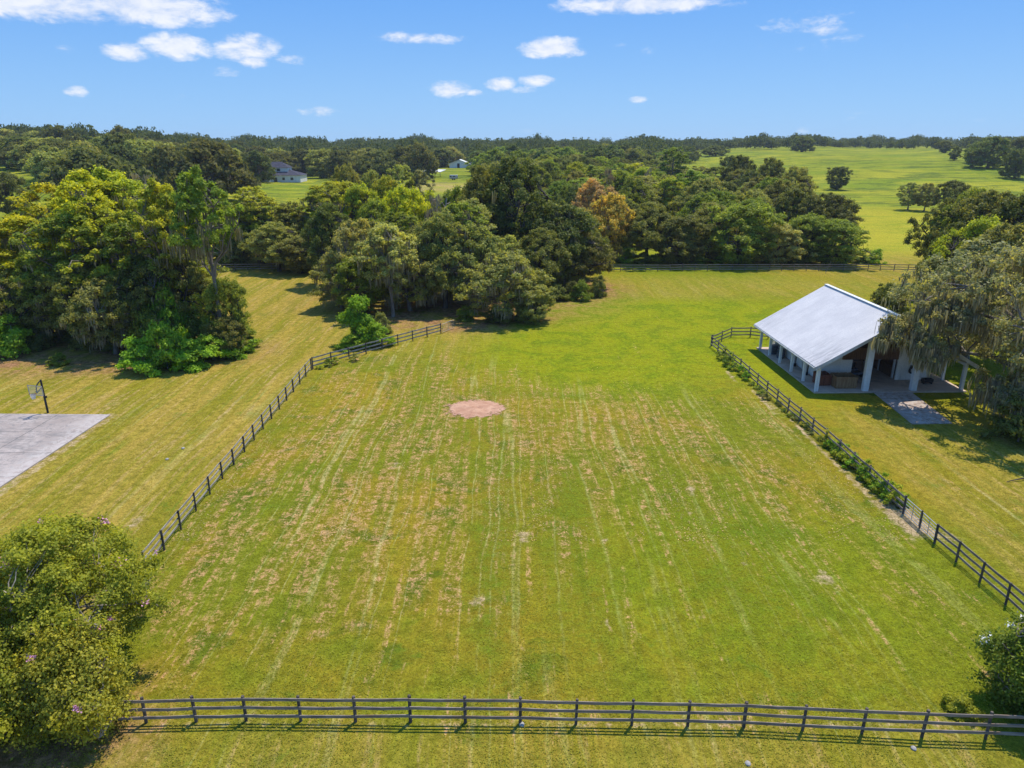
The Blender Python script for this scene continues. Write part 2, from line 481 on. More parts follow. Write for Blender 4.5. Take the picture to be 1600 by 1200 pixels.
def grass_mat():
    m, w, bs = new_mat('pasture_grass')
    geo = w.add('ShaderNodeNewGeometry')
    P = geo.outputs['Position']
    at = w.add('ShaderNodeAttribute'); at.attribute_name = 'kindmask'
    sp = w.add('ShaderNodeSeparateColor'); w.l.new(at.outputs['Color'], sp.inputs[0])
    dry, lush, litter = sp.outputs[0], sp.outputs[1], sp.outputs[2]
    gold = at.outputs['Alpha']
    at2 = w.add('ShaderNodeAttribute'); at2.attribute_name = 'kindmask2'
    sp2 = w.add('ShaderNodeSeparateColor'); w.l.new(at2.outputs['Color'], sp2.inputs[0])
    bare, far, verd = sp2.outputs[0], sp2.outputs[1], sp2.outputs[2]
    # noises
    warp = w.noise(P, 0.05, 2, 0.5)
    warp2 = w.noise(P, 0.35, 3, 0.6)
    cx = w.add('ShaderNodeCombineXYZ')
    sP = w.add('ShaderNodeSeparateXYZ'); w.l.new(P, sP.inputs[0])
    xw = w.math('ADD', sP.outputs[0], w.math('ADD', w.math('MULTIPLY', w.math('SUBTRACT', warp, .5), 2.2),
                                           w.math('MULTIPLY', w.math('SUBTRACT', warp2, .5), .35)))
    w.put(cx.inputs[0], xw); w.put(cx.inputs[1], sP.outputs[1])
    PW = cx.outputs[0]
    big = w.noise(P, 0.045, 4, 0.6, 0.5)
    mid = w.noise(P, 0.28, 5, 0.65, 0.4)
    sml = w.noise(P, 1.6, 5, 0.7, 0.3)
    fine = w.noise(P, 6.0, 4, 0.75)
    vfine = w.noise(P, 19.0, 3, 0.8)
    row = w.noise(w.scale(PW, (1.0, 0.07, 1)), 0.55, 4, 0.6)      # mowing rows, metres wide
    row2 = w.noise(w.scale(PW, (1.0, 0.045, 1)), 2.2, 4, 0.65)    # narrow swaths
    gr_dark = (0.092, 0.142, 0.011); gr_mid = (0.168, 0.186, 0.013); gr_yel = (0.300, 0.215, 0.020)
    c = w.mix(w.ramp(w.math('ADD', w.math('MULTIPLY', big, .6), w.math('MULTIPLY', mid, .4)), 0.42, 0.60), gr_mid, gr_yel)
    c = w.mix(w.math('MULTIPLY', w.ramp(mid, 0.50, 0.66), 0.8), c, gr_dark)
    c = w.mix(w.ramp(row, 0.52, 0.72, 0, 0.55), c, gr_dark)
    # lush bright zone
    lu = w.mix(w.ramp(mid, 0.35, 0.65), (0.160, 0.215, 0.008), (0.270, 0.275, 0.010))
    c = w.mix(w.math('MULTIPLY', lush, w.ramp(w.math('ADD', mid, sml), 0.7, 1.15, 0.55, 1.0)), c, lu)
    # golden lawn
    go = w.mix(w.ramp(row, 0.35, 0.65), (0.225, 0.200, 0.018), (0.370, 0.260, 0.050))
    c = w.mix(w.math('MULTIPLY', gold, w.ramp(sml, 0.2, 0.6, 0.6, 1.0)), c, go)
    c = w.mix(w.math('MULTIPLY', gold, w.math('MULTIPLY', w.ramp(row2, 0.52, 0.66, 0, 0.85), w.ramp(sml, .40, .60, .25, 1))), c, (0.42, 0.28, 0.12))
    c = w.mix(w.math('MULTIPLY', gold, w.ramp(row2, 0.44, 0.30, 0, 0.6)), c, (0.15, 0.205, 0.02))
    # verdant clover strip
    c = w.mix(w.math('MULTIPLY', verd, w.ramp(sml, 0.38, 0.62, 0, .75)), c, (0.105, 0.155, 0.012))
    # dead hay: pinkish tan flakes left in rows
    row3 = w.noise(w.scale(PW, (1.0, 0.05, 1)), 2.6, 3, 0.6, w=4.4)   # thin rake lines
    rowhay = w.math('ADD', w.math('MULTIPLY', row, 0.5), w.math('MULTIPLY', row2, 0.5))
    gate_ = w.math('ADD', w.math('ADD', w.math('MULTIPLY', row3, .55), w.math('MULTIPLY', row, .22)), w.math('MULTIPLY', mid, .23))
    gate_ = w.math('ADD', gate_, w.math('MULTIPLY', dry, .14))
    flk = w.math('ADD', w.math('MULTIPLY', fine, .42), w.math('MULTIPLY', sml, .58))
    hay = w.math('MULTIPLY', w.ramp(gate_, .568, .665), w.ramp(w.math('ADD', flk, w.math('MULTIPLY', dry, .03)), .49, .60))
    # darker, ungrazed tufts in patches
    tuft = w.math('MULTIPLY', w.ramp(w.math('ADD', w.math('MULTIPLY', mid, .5), w.math('MULTIPLY', sml, .5)), .54, .64), .6)
    c = w.mix(tuft, c, (0.085, 0.135, 0.012))
    hcol = w.mix(w.ramp(vfine, 0.3, 0.7), (0.30, 0.15, 0.06), (0.60, 0.35, 0.19))
    c = w.mix(w.math('MULTIPLY', hay, 0.78), c, hcol)
    # thin pale wheel lines
    vor = w.noise(w.scale(PW, (1.0, 0.012, 1)), 0.62, 1, 0.4, w=7.7)
    ln = w.math('SUBTRACT', 1.0, w.math('MULTIPLY', w.math('ABSOLUTE', w.math('SUBTRACT', vor, 0.5)), 60), clamp=True)
    ln = w.math('MULTIPLY', w.math('MULTIPLY', ln, w.ramp(mid, 0.36, 0.5)), w.ramp(fine, 0.35, 0.6, 0.4, 1))
    c = w.mix(w.math('MULTIPLY', w.math('MULTIPLY', ln, w.math('ADD', dry, w.math('MULTIPLY', gold, .45), clamp=True)), 0.6), c, (0.46, 0.44, 0.18))
    # leaf litter and bare earth under the oaks
    lt = w.mix(w.ramp(sml, 0.3, 0.7), (0.17, 0.085, 0.042), (0.36, 0.20, 0.10))
    lm = w.math('MULTIPLY', litter, w.ramp(w.math('ADD', mid, w.math('MULTIPLY', sml, .6)), 0.62, 0.95))
    c = w.mix(lm, c, lt)
    bm = w.ramp(w.math('ADD', bare, w.math('MULTIPLY', w.math('SUBTRACT', sml, .5), .9)), 0.42, 0.72)
    c = w.mix(bm, c, w.mix(w.ramp(fine, .3, .7), (0.33, 0.235, 0.13), (0.47, 0.35, 0.21)))
    # far pasture : cooler, with broad wind-combed bands
    band = w.noise(w.scale(P, (0.35, 1.0, 1)), 0.035, 6, 0.65, 1.0)
    band2 = w.noise(w.scale(P, (0.45, 1.0, 1)), 0.11, 7, 0.75, 0.8)
    fc = w.mix(w.ramp(band, 0.38, 0.62), (0.185, 0.235, 0.018), (0.320, 0.310, 0.025))
    fc = w.mix(w.ramp(band2, 0.47, 0.60, 0, .85), fc, (0.085, 0.125, 0.020))
    fc = w.mix(w.ramp(w.noise(P, 0.09, 6, 0.8, 0.5, w=2.2), 0.60, 0.68, 0, .7), fc, (0.05, 0.075, 0.015))
    fc = w.mix(w.math('MULTIPLY', gold, w.ramp(band2, .3, .6)), fc, (0.40, 0.345, 0.03))
    fc = w.mix(w.math('MULTIPLY', dry, w.ramp(band2, .3, .6)), fc, (0.40, 0.29, 0.11))
    c = w.mix(far, c, fc)
    # blade scale variation
    mulv = w.ramp(w.math('ADD', w.math('MULTIPLY', fine, .5), w.math('MULTIPLY', vfine, .5)), 0.37, 0.63, 0.48, 1.52, False)
    mulv = w.math('MULTIPLY', mulv, w.ramp(sml, 0.34, 0.66, 0.68, 1.14, False))
    cm = w.add('ShaderNodeCombineXYZ')
    for i in range(3): w.put(cm.inputs[i], mulv)
    c = w.mix(1.0, c, cm.outputs[0], 'MULTIPLY')
    w.put(bs.inputs['Base Color'], c)
    bs.inputs['Roughness'].default_value = 0.9
    bs.inputs['Specular IOR Level'].default_value = 0.02
    h = w.math('ADD', w.math('MULTIPLY', vfine, 0.35), w.math('ADD', w.math('MULTIPLY', fine, 0.7), w.math('MULTIPLY', sml, 0.8)))
    b = w.add('ShaderNodeBump'); b.inputs['Strength'].default_value = 0.9; b.inputs['Distance'].default_value = 0.10
    w.put(b.inputs['Height'], h); w.put(bs.inputs['Normal'], b.outputs[0])
    return m


M['grass'] = grass_mat()


# ------------------------------------------------------------------ ground sheet
def sm(x, a, b):
    t = np.clip((x - a) / (b - a), 0, 1); return t * t * (3 - 2 * t)


def blob(X, Y, cx, cy, rx, ry, soft=0.4):
    d = np.sqrt(((X - cx) / rx) ** 2 + ((Y - cy) / ry) ** 2)
    return 1 - sm(d, 1 - soft, 1 + soft)


def axis(lo, hi, fine_lo, fine_hi, st):
    a = list(np.arange(fine_lo, fine_hi + 1e-6, st))
    x = fine_hi; s = st
    while x < hi: s *= 1.12; x += s; a.append(x)
    x = fine_lo; s = st
    while x > lo: s *= 1.12; x -= s; a.insert(0, x)
    return np.array(a)


def build_ground():
    xs = axis(-9000, 9000, -75, 90, 0.9); ys = axis(-300, 16000, 14, 160, 0.9)
    X, Y = np.meshgrid(xs, ys)
    Z = ground(X, Y)
    V = np.stack([X.ravel(), Y.ravel(), Z.ravel()], 1)
    nx, ny = len(xs), len(ys)
    i = np.arange(nx * ny).reshape(ny, nx)
    F = np.stack([i[:-1, :-1].ravel(), i[:-1, 1:].ravel(), i[1:, 1:].ravel(), i[1:, :-1].ravel()], 1)
    me = mesh_np('ground', V, F, None, [M['grass']], smooth=True)
    x, y = V[:, 0], V[:, 1]
    rng = np.random.RandomState(3)
    wob = 2.0 * np.sin(x / 6 + y / 11) + 1.5 * np.sin(y / 5 - x / 9)
    inpad = sm(x, -22.6, -21.6) * (1 - sm(x + wob, 24, 29)) * sm(y, 25, 27) * (1 - sm(y + wob + 0.55 * x, 74, 84))
    dry = inpad * 0.60
    dry += 0.28 * inpad * blob(x, y, -14, 45, 11, 18, .6)
    dry += 0.25 * inpad * blob(x, y, 8, 58, 14, 9, .6)
    dry += 0.2 * inpad * blob(x, y, -12, 68, 10, 9, .6)
    dry -= 0.25 * inpad * blob(x, y, 14, 34, 12, 8, .6)
    dry -= 0.3 * inpad * blob(x, y, -3, 28, 26, 3, .5)
    dry += 0.35 * (1 - sm(y, 24, 25.5)) * 0.5
    dry += 0.40 * blob(x, y, 45, 44, 14, 9, .5)
    dry += 0.55 * blob(x, y, 3, 24.9, 24, 0.8, .5)
    # far fields that are straw coloured
    fx, fy = bp(700, 292)
    dry += 0.9 * blob(x, y, fx, fy, 22, 26, .4)
    dry += 0.8 * blob(x, y, *bp(560, 268), 60, 30, .5) * 0.4
    dry = np.clip(dry, 0, 1)
    lush = blob(x, y, 12, 84, 17, 17, .5) * 1.0 + .75 * blob(x, y, 20, 98, 35, 16, .5) + .5 * blob(x, y, 14, 36, 12, 9, .6)
    lush += .65 * blob(x, y, 30, 78, 5, 14, .4) + .45 * blob(x, y, 17, 118, 60, 22, .3) + .5 * blob(x, y, 50, 72, 10, 20, .4)
    lush += 0.9 * blob(x, y, 35, 165, 40, 22, .3)
    lush = np.clip(lush, 0, 1)
    gold = (1 - sm(x, -23.3, -21.8)) * (1 - sm(y, 150, 170))
    gold = np.maximum(gold, blob(x, y, -12, 110, 12, 26, .4))
    gold = np.maximum(gold, .55 * (1 - sm(y, 24, 25.8)))
    gold = np.maximum(gold, .65 * sm(x, 29, 31) * (1 - sm(y, 60, 66)))
    gold = np.maximum(gold, .45 * blob(x, y, 30, 125, 60, 10, .4))
    gold = np.maximum(gold, .9 * blob(x, y, 92, 175, 45, 55, .35))
    gold = np.maximum(gold, .9 * blob(x, y, 96, 225, 50, 60, .35))
    gold = np.maximum(gold, .9 * (1 - sm(x, -60, -30)) * blob(x, y, -100, 150, 90, 55, .3))
    lit = 1.1 * blob(x, y, -50, 83, 18, 9, .4) + blob(x, y, -9, 103, 13, 9, .4) + blob(x, y, -21, 24.5, 5, 3.5, .5)
    lit += .7 * blob(x, y, -8, 120, 26, 24, .3) 
    lit += .6 * blob(x, y, 8, 124, 12, 9, .4)
    lit = np.clip(lit, 0, 1)
    ka = np.stack([dry, lush, lit, gold], 1)
    # bare worn places : path inside the right fence, edge of the court, spots
    px = np.interp(y, [30, 36, 44, 55, 63, 70, 80], [26.6, 26.2, 26.0, 25.6, 25.2, 24.6, 23.2])
    bare = .62 * (1 - sm(np.abs(x - px), .15, .6)) * sm(y, 30, 34) * (1 - sm(y, 74, 82))
    bare += .8 * blob(x, y, 27.2, 42.5, 0.7, 3, .5)
    bare += .50 * (1 - sm(np.abs(y - 24.9), .2, .8)) * sm(x, -17, -15) * (1 - sm(x, 22, 24))
    bare += .45 * (1 - sm(np.abs(x + .5 - np.interp(y, [33, 44, 86], [28.2, 27.3, 25.1])), .1, .5)) * sm(y, 33, 36) * (1 - sm(y, 84, 87))
    for (u, v, r) in [(1080, 765, .8), (1155, 878, .5), (820, 840, .8), (940, 845, .5), (1490, 840, .8), (750, 940, .7),
                      (215, 815, .9), (620, 725, .7), (1290, 905, .9), (945, 975, .5), (1420, 660, .7), (1080, 800, .5)]:
        bx, by = bp(u, v); bare += .62 * blob(x, y, bx, by, r, r * 1.6, .6)
    for (u, v, r) in [(728, 470, 3), (1280, 275, 9), (710, 462, 3.5), (870, 440, 3), (735, 462, 3)]:
        bx, by = bp(u, v); bare += .75 * blob(x, y, bx, by, r, r, .6)
    # court edge
    for (a, b) in (((0, 770), (172, 649)),):
        (ax, ay), (bx, by) = bp(*a), bp(*b)
        t = np.clip(((x - ax) * (bx - ax) + (y - ay) * (by - ay)) / ((bx - ax) ** 2 + (by - ay) ** 2), -1, 1)
        d = np.hypot(x - ax - t * (bx - ax), y - ay - t * (by - ay))
        bare += .55 * (1 - sm(d, .5, 1.4))
    # farm track in the left-hand field
    (ax, ay), (bx, by) = bp(-80, 294), bp(80, 286)
    t = np.clip(((x - ax) * (bx - ax) + (y - ay) * (by - ay)) / ((bx - ax) ** 2 + (by - ay) ** 2), 0, 1)
    d = np.hypot(x - ax - t * (bx - ax), y - ay - t * (by - ay))
    bare += .9 * (1 - sm(d, 1.2, 2.6))
    far = sm(y, 150, 175)
    verd = 1.0 * blob(x, y, -1.2, 40, 1.1, 14, .5) + .6 * blob(x, y, 4, 40, 2.4, 12, .5) + .8 * blob(x, y, -7, 58, 9, 1.5, .5) + .6 * blob(x, y, -21.2, 45, .8, 25, .5)
    verd += .6 * blob(x, y, 14, 40, 5, 10, .5) + .8 * blob(x, y, 3, 68, 8, 1.0, .5)
    for (u, v, a_, b_) in [(640, 687, 3.2, .45), (575, 740, 6, .5), (700, 748, 3, .4), (470, 690, 2.5, .5), (770, 742, 1.6, .8), (1090, 700, 3, .5), (860, 720, 3.5, .5), (585, 660, 3, .5), (430, 790, 3, .6), (1190, 830, 3, .7), (980, 660, 3.5, .6)]:
        bx, by = bp(u, v); verd += 1.1 * blob(x, y, bx, by, a_, b_, .6)
    kb = np.stack([np.clip(bare, 0, 1), far, np.clip(verd, 0, 1), np.ones_like(far)], 1)
    for nme, arr in (('kindmask', ka), ('kindmask2', kb)):
        a = me.color_attributes.new(nme, 'FLOAT_COLOR', 'POINT')
        a.data.foreach_set('color', arr.astype(np.float32).ravel())
    tag(ob('ground', me), kind='structure')


build_ground()


# ------------------------------------------------------------------ trees
def frame(d):
    """two vectors across each direction d (n,3)"""
    up = np.tile(np.array([0, 0, 1.0]), (len(d), 1))
    up[np.abs(d[:, 2]) > .9] = (1, 0, 0)
    r = np.cross(d, up); r /= np.linalg.norm(r, axis=1)[:, None] + 1e-9
    return r, np.cross(r, d)


def leaf_cards(P, N, size, rng, elong=1.6, jitter=.5):
    """a small bent rhombus at each P, facing roughly N"""
    n = len(P)
    N = N + rng.normal(0, jitter, (n, 3)); N /= np.linalg.norm(N, axis=1)[:, None] + 1e-9
    r, q = frame(N)
    a = rng.uniform(0, 2 * np.pi, n)[:, None]
    u = r * np.cos(a) + q * np.sin(a); v = np.cross(N, u)
    s = (size * rng.uniform(.55, 1.4, n))[:, None]
    A = P - u * s * elong / 2; B = P + v * s * .5 + N * s * .12; C = P + u * s * elong / 2; D = P - v * s * .5 + N * s * .12
    V = np.stack([A, B, C, D], 1).reshape(-1, 3)
    return V, np.arange(n * 4).reshape(n, 4)


def moss_cards(P, L, Wd, rng):
    """hanging strands: narrow triangles that taper downwards, slightly bent"""
    n = len(P)
    a = rng.uniform(0, np.pi, n)
    u = np.stack([np.cos(a), np.sin(a), np.zeros(n)], 1)
    l = (L * rng.uniform(.4, 1.3, n))[:, None]; w = (Wd * rng.uniform(.5, 1.3, n))[:, None]
    off = rng.normal(0, .06, (n, 3)) * l
    A = P - u * w / 2; B = P + u * w / 2
    C = P + u * w * .32 + off; C[:, 2] -= l[:, 0] * .6
    D = P - u * w * .25 + off * .5; D[:, 2] -= l[:, 0]
    return np.stack([A, B, C, D], 1).reshape(-1, 3), np.arange(n * 4).reshape(n, 4)


def tube_np(pts, rad, n=6):
    m = len(pts)
    d = np.gradient(pts, axis=0); d /= np.linalg.norm(d, axis=1)[:, None] + 1e-9
    r, q = frame(d)
    a = np.arange(n) * 2 * np.pi / n
    V = pts[:, None, :] + (r[:, None, :] * np.cos(a)[None, :, None] + q[:, None, :] * np.sin(a)[None, :, None]) * rad[:, None, None]
    V = V.reshape(-1, 3)
    i = np.arange(m - 1)[:, None] * n; k = np.arange(n)[None, :]; k2 = (k + 1) % n
    F = np.stack([i + k, i + k2, i + n + k2, i + n + k], -1).reshape(-1, 4)
    return V, F


class Tree:
    """prototype meshes for one kind of tree, all at their real size"""
    def __init__(s, name, seed, H, R, base, nclump, nleaf, leaf, cr=(.9, 1.7), style='oak', nlimb=7, moss=0,
                 mossL=1.2, trunk_r=.3, bark='bark', leafmat='leaf', trunk_frac=.45, low=False, flat=1.0, moss_low=True, spc=.74):
        rng = np.random.RandomState(seed)
        s.name, s.H, s.R = name, H, R
        # clump centres inside the crown envelope
        C = []
        lob = rng.uniform(0, 2 * np.pi, 4)
        tries = 0
        while len(C) < nclump and tries < 20000:
            tries += 1
            th = rng.uniform(0, 2 * np.pi); h = rng.uniform(0, 1)
            if style == 'oak': env = (np.sin(np.pi * (0.12 + .86 * h) ** .85)) ** .62
            elif style == 'tall': env = .62 + .38 * np.sin(np.pi * (h * .9 + .1)) if h < .85 else .8 * (1 - h) / .15 * .9 + .2
            elif style == 'round': env = max(0, 1 - (2 * h - 1) ** 2) ** .5
            elif style == 'cone': env = (1 - h) ** .7
            elif style == 'bush': env = max(0, 1 - h ** 2.2) ** .5
            env *= 1 + .30 * np.sin(2 * th + lob[0]) * np.sin(5 * h + lob[1]) + .22 * np.sin(3 * th + lob[2] + 2 * h) + .12 * np.sin(5 * th + lob[3] + 3 * h)
            rr = rng.uniform(.12, 1) ** .45 * env * (R * .9)
            z = H * base + h * (H - H * base) * .93
            c = np.array([rr * np.cos(th), rr * np.sin(th), z + rng.normal(0, .25)])
            if all(np.linalg.norm((c - o) * (1, 1, 1.3)) > spc * np.mean(cr) for o in C): C.append(c)
        C = np.array(C)
        rad = rng.uniform(cr[0], cr[1], len(C))
        k = np.maximum(1, (nleaf * rad ** 2 / np.sum(rad ** 2)).astype(int))
        # uneven density: some clumps thin, some full
        k = np.maximum(1, (k * rng.uniform(.30, 1.7, len(C)) ** 1.1).astype(int))
        idx = np.repeat(np.arange(len(C)), k)
        n = len(idx)
        d = rng.normal(0, 1, (n, 3)); d /= np.linalg.norm(d, axis=1)[:, None]
        d[:, 2] = np.where(d[:, 2] < -.3, -d[:, 2] * .8, d[:, 2])
        rr = rng.uniform(0, 1, n) ** .5 * (1 + .22 * rng.normal(0, 1, n).clip(-2, 2.2))
        P = C[idx] + d * (rr * rad[idx])[:, None] * np.array([1, 1, flat])
        axisN = P - np.array([0, 0, H * (base + .3 * (1 - base))]); axisN /= np.linalg.norm(axisN, axis=1)[:, None] + 1e-9
        N = d * .6 + axisN * .3 + np.array([0, 0, .22])
        V, F = leaf_cards(P, N, leaf, rng)
        V[:, 2] = np.maximum(V[:, 2], .02)
        s.crown = mesh_np(name + '_crown', V, F, None, [M[leafmat]])
        # limbs
        Vs, Fs, o = [], [], 0
        def addtube(p, r, nn=6):
            nonlocal o
            v, f = tube_np(np.array(p), np.array(r), nn); Vs.append(v); Fs.append(f + o); o += len(v)
        zt = H * (base + (1 - base) * trunk_frac) if style != 'tall' else H * .8
        lean = rng.normal(0, .035 * H, 2)
        tp = np.array([[lean[0] * t ** 1.5 + .02 * H * np.sin(3 * t + seed), lean[1] * t ** 1.5, zt * t] for t in np.linspace(0, 1, 7)])
        tp[0, 2] = -.5
        tr = trunk_r * np.array([1.5, 1.0, .9, .82, .72, .6, .4])
        addtube(tp, tr, 8)
        limbs = []
        if low is False:
            far_ = C[np.argsort(-np.linalg.norm(C[:, :2], axis=1) + rng.uniform(-1, 1, len(C)))]
            tg = []
            for c in far_:
                if len(tg) >= nlimb: break
                if all(np.linalg.norm(c - g) > R * .55 for g in tg): tg.append(c)
            for g in tg:
                t0 = rng.uniform(.35, .95); q0 = np.array([np.interp(t0, np.linspace(0, 1, 7), tp[:, j]) for j in range(3)])
                r0 = np.interp(t0, np.linspace(0, 1, 7), tr) * .62
                mid = q0 * .45 + g * .55 + np.array([0, 0, .08 * H]) + rng.normal(0, .04 * H, 3)
                t = np.linspace(0, 1, 6)[:, None]
                pts = (1 - t) ** 2 * q0 + 2 * t * (1 - t) * mid + t ** 2 * g
                pts[1:-1] += rng.normal(0, .012 * H, (4, 3))
                addtube(pts, np.linspace(r0, .05, 6), 5)
                limbs.append(pts)
            allp = np.concatenate(limbs + [tp[3:]])
            for c in C:
                j = np.argmin(np.linalg.norm(allp - c, axis=1) + 2 * np.maximum(0, allp[:, 2] - c[2]))
                q0 = allp[j]; t = np.linspace(0, 1, 4)[:, None]
                pts = q0 * (1 - t) + c * t; pts[1:3] += rng.normal(0, .1, (2, 3))
                addtube(pts, np.linspace(.06, .02, 4) * max(.5, trunk_r / .3), 4)
        s.trunk = mesh_np(name + '_trunk', np.concatenate(Vs), np.concatenate(Fs), None, [M[bark]], smooth=True)
        s.moss = None
        if moss:
            w_ = np.exp(-2.0 * (C[:, 2] - C[:, 2].min()) / (np.ptp(C[:, 2]) + .1)) + .25 if moss_low else np.ones(len(C))
            cl = rng.choice(len(C), moss // 14 + 1, p=w_ / w_.sum())
            PP = []
            for c_ in cl:
                m_ = rng.randint(6, 22)
                cen = C[c_] + rng.normal(0, .55, 3) * rad[c_] * np.array([1, 1, .3]) - np.array([0, 0, rad[c_] * .3])
                PP.append(cen + rng.normal(0, 1, (m_, 3)) * np.array([.28, .28, .18]))
            PP = np.concatenate(PP)
            PP[:, 2] = np.maximum(PP[:, 2], mossL * 1.1)
            V, F = moss_cards(PP, mossL, .12, rng)
            s.moss = mesh_np(name + '_moss', V, F, None, [M['moss']])


COLS = {   # leaf base colours
    'oak': (0.245, 0.250, 0.070), 'dark': (0.165, 0.188, 0.050), 'olive': (0.345, 0.345, 0.105),
    'green': (0.265, 0.325, 0.050), 'yellow': (0.54, 0.53, 0.035), 'ygreen': (0.41, 0.44, 0.045),
    'bright': (0.29, 0.43, 0.040), 'pale': (0.43, 0.44, 0.15), 'grey': (0.34, 0.315, 0.16),
    'tan': (0.62, 0.44, 0.20), 'gold': (0.58, 0.47, 0.10), 'far': (0.135, 0.160, 0.052),
    'blueolive': (0.170, 0.172, 0.060), 'pine': (0.125, 0.178, 0.045)}

PROT = {}
def protos():
    P = PROT
    P['oak'] = [Tree('oak', 11 + i, 14, 7.5, .24, 330, 50000, .20, (.42, 1.0), 'oak', 9, 700 if i < 2 else 200, 1.1, .42, 'bark_dark') for i in range(3)]
    P['tall'] = [Tree('tall_tree', 31 + i, 20, 5, .26, 150, 27000, .205, (.38, .88), 'tall', 9, 450, 1.2, .26, 'bark') for i in range(3)]
    P['round'] = [Tree('round_tree', 51 + i, 10, 5, .06, 210, 32000, .185, (.4, .9), 'round', 7, 0, 1, .24, 'bark_dark') for i in range(2)]
    P['mossy'] = [Tree('mossy_oak', 61 + i, 12, 5.5, .18, 190, 30000, .185, (.4, .9), 'oak', 8, 1500, 1.1, .3, 'bark') for i in range(2)]
    P['far'] = [Tree('spreading_oak', 71 + i, 13, 9, .06, 170, 11000, .52, (.8, 1.7), 'oak', 7, 0, 1, .5, 'bark_dark', 'leaf_far') for i in range(3)]
    P['farround'] = [Tree('distant_tree', 81 + i, 13, 6, .06, 100, 6500, .52, (.7, 1.5), 'round', 5, 0, 1, .35, 'bark_dark', 'leaf_far') for i in range(2)]
    P['bush'] = [Tree('bush', 91 + i, 3.2, 2.4, .0, 34, 9000, .17, (.45, .9), 'bush', 5, 0, 1, .06, 'bark', flat=.8) for i in range(2)]
    P['vine'] = [Tree('vine_tree', 95, 6, 2.3, .0, 50, 13000, .19, (.5, 1.0), 'bush', 5, 0, 1, .1, 'bark', flat=.9)]
    P['leggy'] = [Tree('tall_trunked_tree', 111, 20, 4.4, .60, 90, 19000, .205, (.4, .9), 'oak', 9, 500, 1.4, .26, 'bark')]
    P['forked'] = [Tree('forked_tree', 114, 14, 5.0, .42, 120, 20000, .19, (.4, .9), 'oak', 9, 1300, 1.4, .26, 'bark')]
    P['sapling'] = [Tree('sapling', 97, 3, 1.3, .05, 16, 1500, .12, (.3, .6), 'bush', 4, 0, 1, .03, 'bark')]


protos()
RNG = random.Random(5)


def place_tree(kind, X, Y, H, R, color, label, cat='tree', group=None, name=None, moss=True, zofs=0.0, mosscol=None, idx=None, bark=None):
    pl = PROT[kind]; p = pl[RNG.randrange(len(pl)) if idx is None else idx]
    nm = name or {'oak': 'oak_tree', 'tall': 'tall_tree', 'round': 'round_tree', 'mossy': 'mossy_oak_tree', 'far': 'oak_tree',
                  'farround': 'distant_tree', 'bush': 'bush', 'vine': 'vine_covered_tree', 'sapling': 'sapling', 'leggy': 'tall_tree', 'forked': 'mossy_oak_tree'}[kind]
    e = empty(nm, (X, Y, gz(X, Y) + zofs), RNG.uniform(0, 6.28), (R / p.R, R / p.R, H / p.H))
    tag(e, label, cat, group)
    t = ob('trunk', p.trunk, e)
    if bark:
        t.data = p.trunk.copy(); t.data.materials[0] = M[bark]
    c = ob('crown', p.crown, e)
    f = [RNG.uniform(.85, 1.18) for _ in range(3)]; g = RNG.uniform(.85, 1.15)
    b = COLS[color]
    c.color = (b[0] * g * (1 + .4 * (f[0] - 1)), b[1] * g * (1 + .3 * (f[1] - 1)), b[2] * g, 1)
    if p.moss and moss:
        m = ob('hanging_moss', p.moss, e)
        mc = mosscol or (0.26, 0.225, 0.145)
        m.color = (mc[0], mc[1], mc[2], 1)
    return e


def from_px(u, vtop, Y):
    """place whose top shows at pixel (u, vtop) when it stands Y metres off: X and height"""
    c, s = math.cos(PITCH), math.sin(PITCH)
    up = (600 - vtop) / FPX; x = (u - 800) / FPX
    t = Y / (c + s * up)
    X = x * t
    return X, CAM_H + (-s + c * up) * t - gz(X, Y)
# === PART2 ===

# ------------------------------------------------------------------ court, drive, sand patch, stones
def xform(poly, ox, oy, rz):
    c, s = math.cos(rz), math.sin(rz)
    return [(ox + x * c - y * s, oy + x * s + y * c) for x, y in poly]


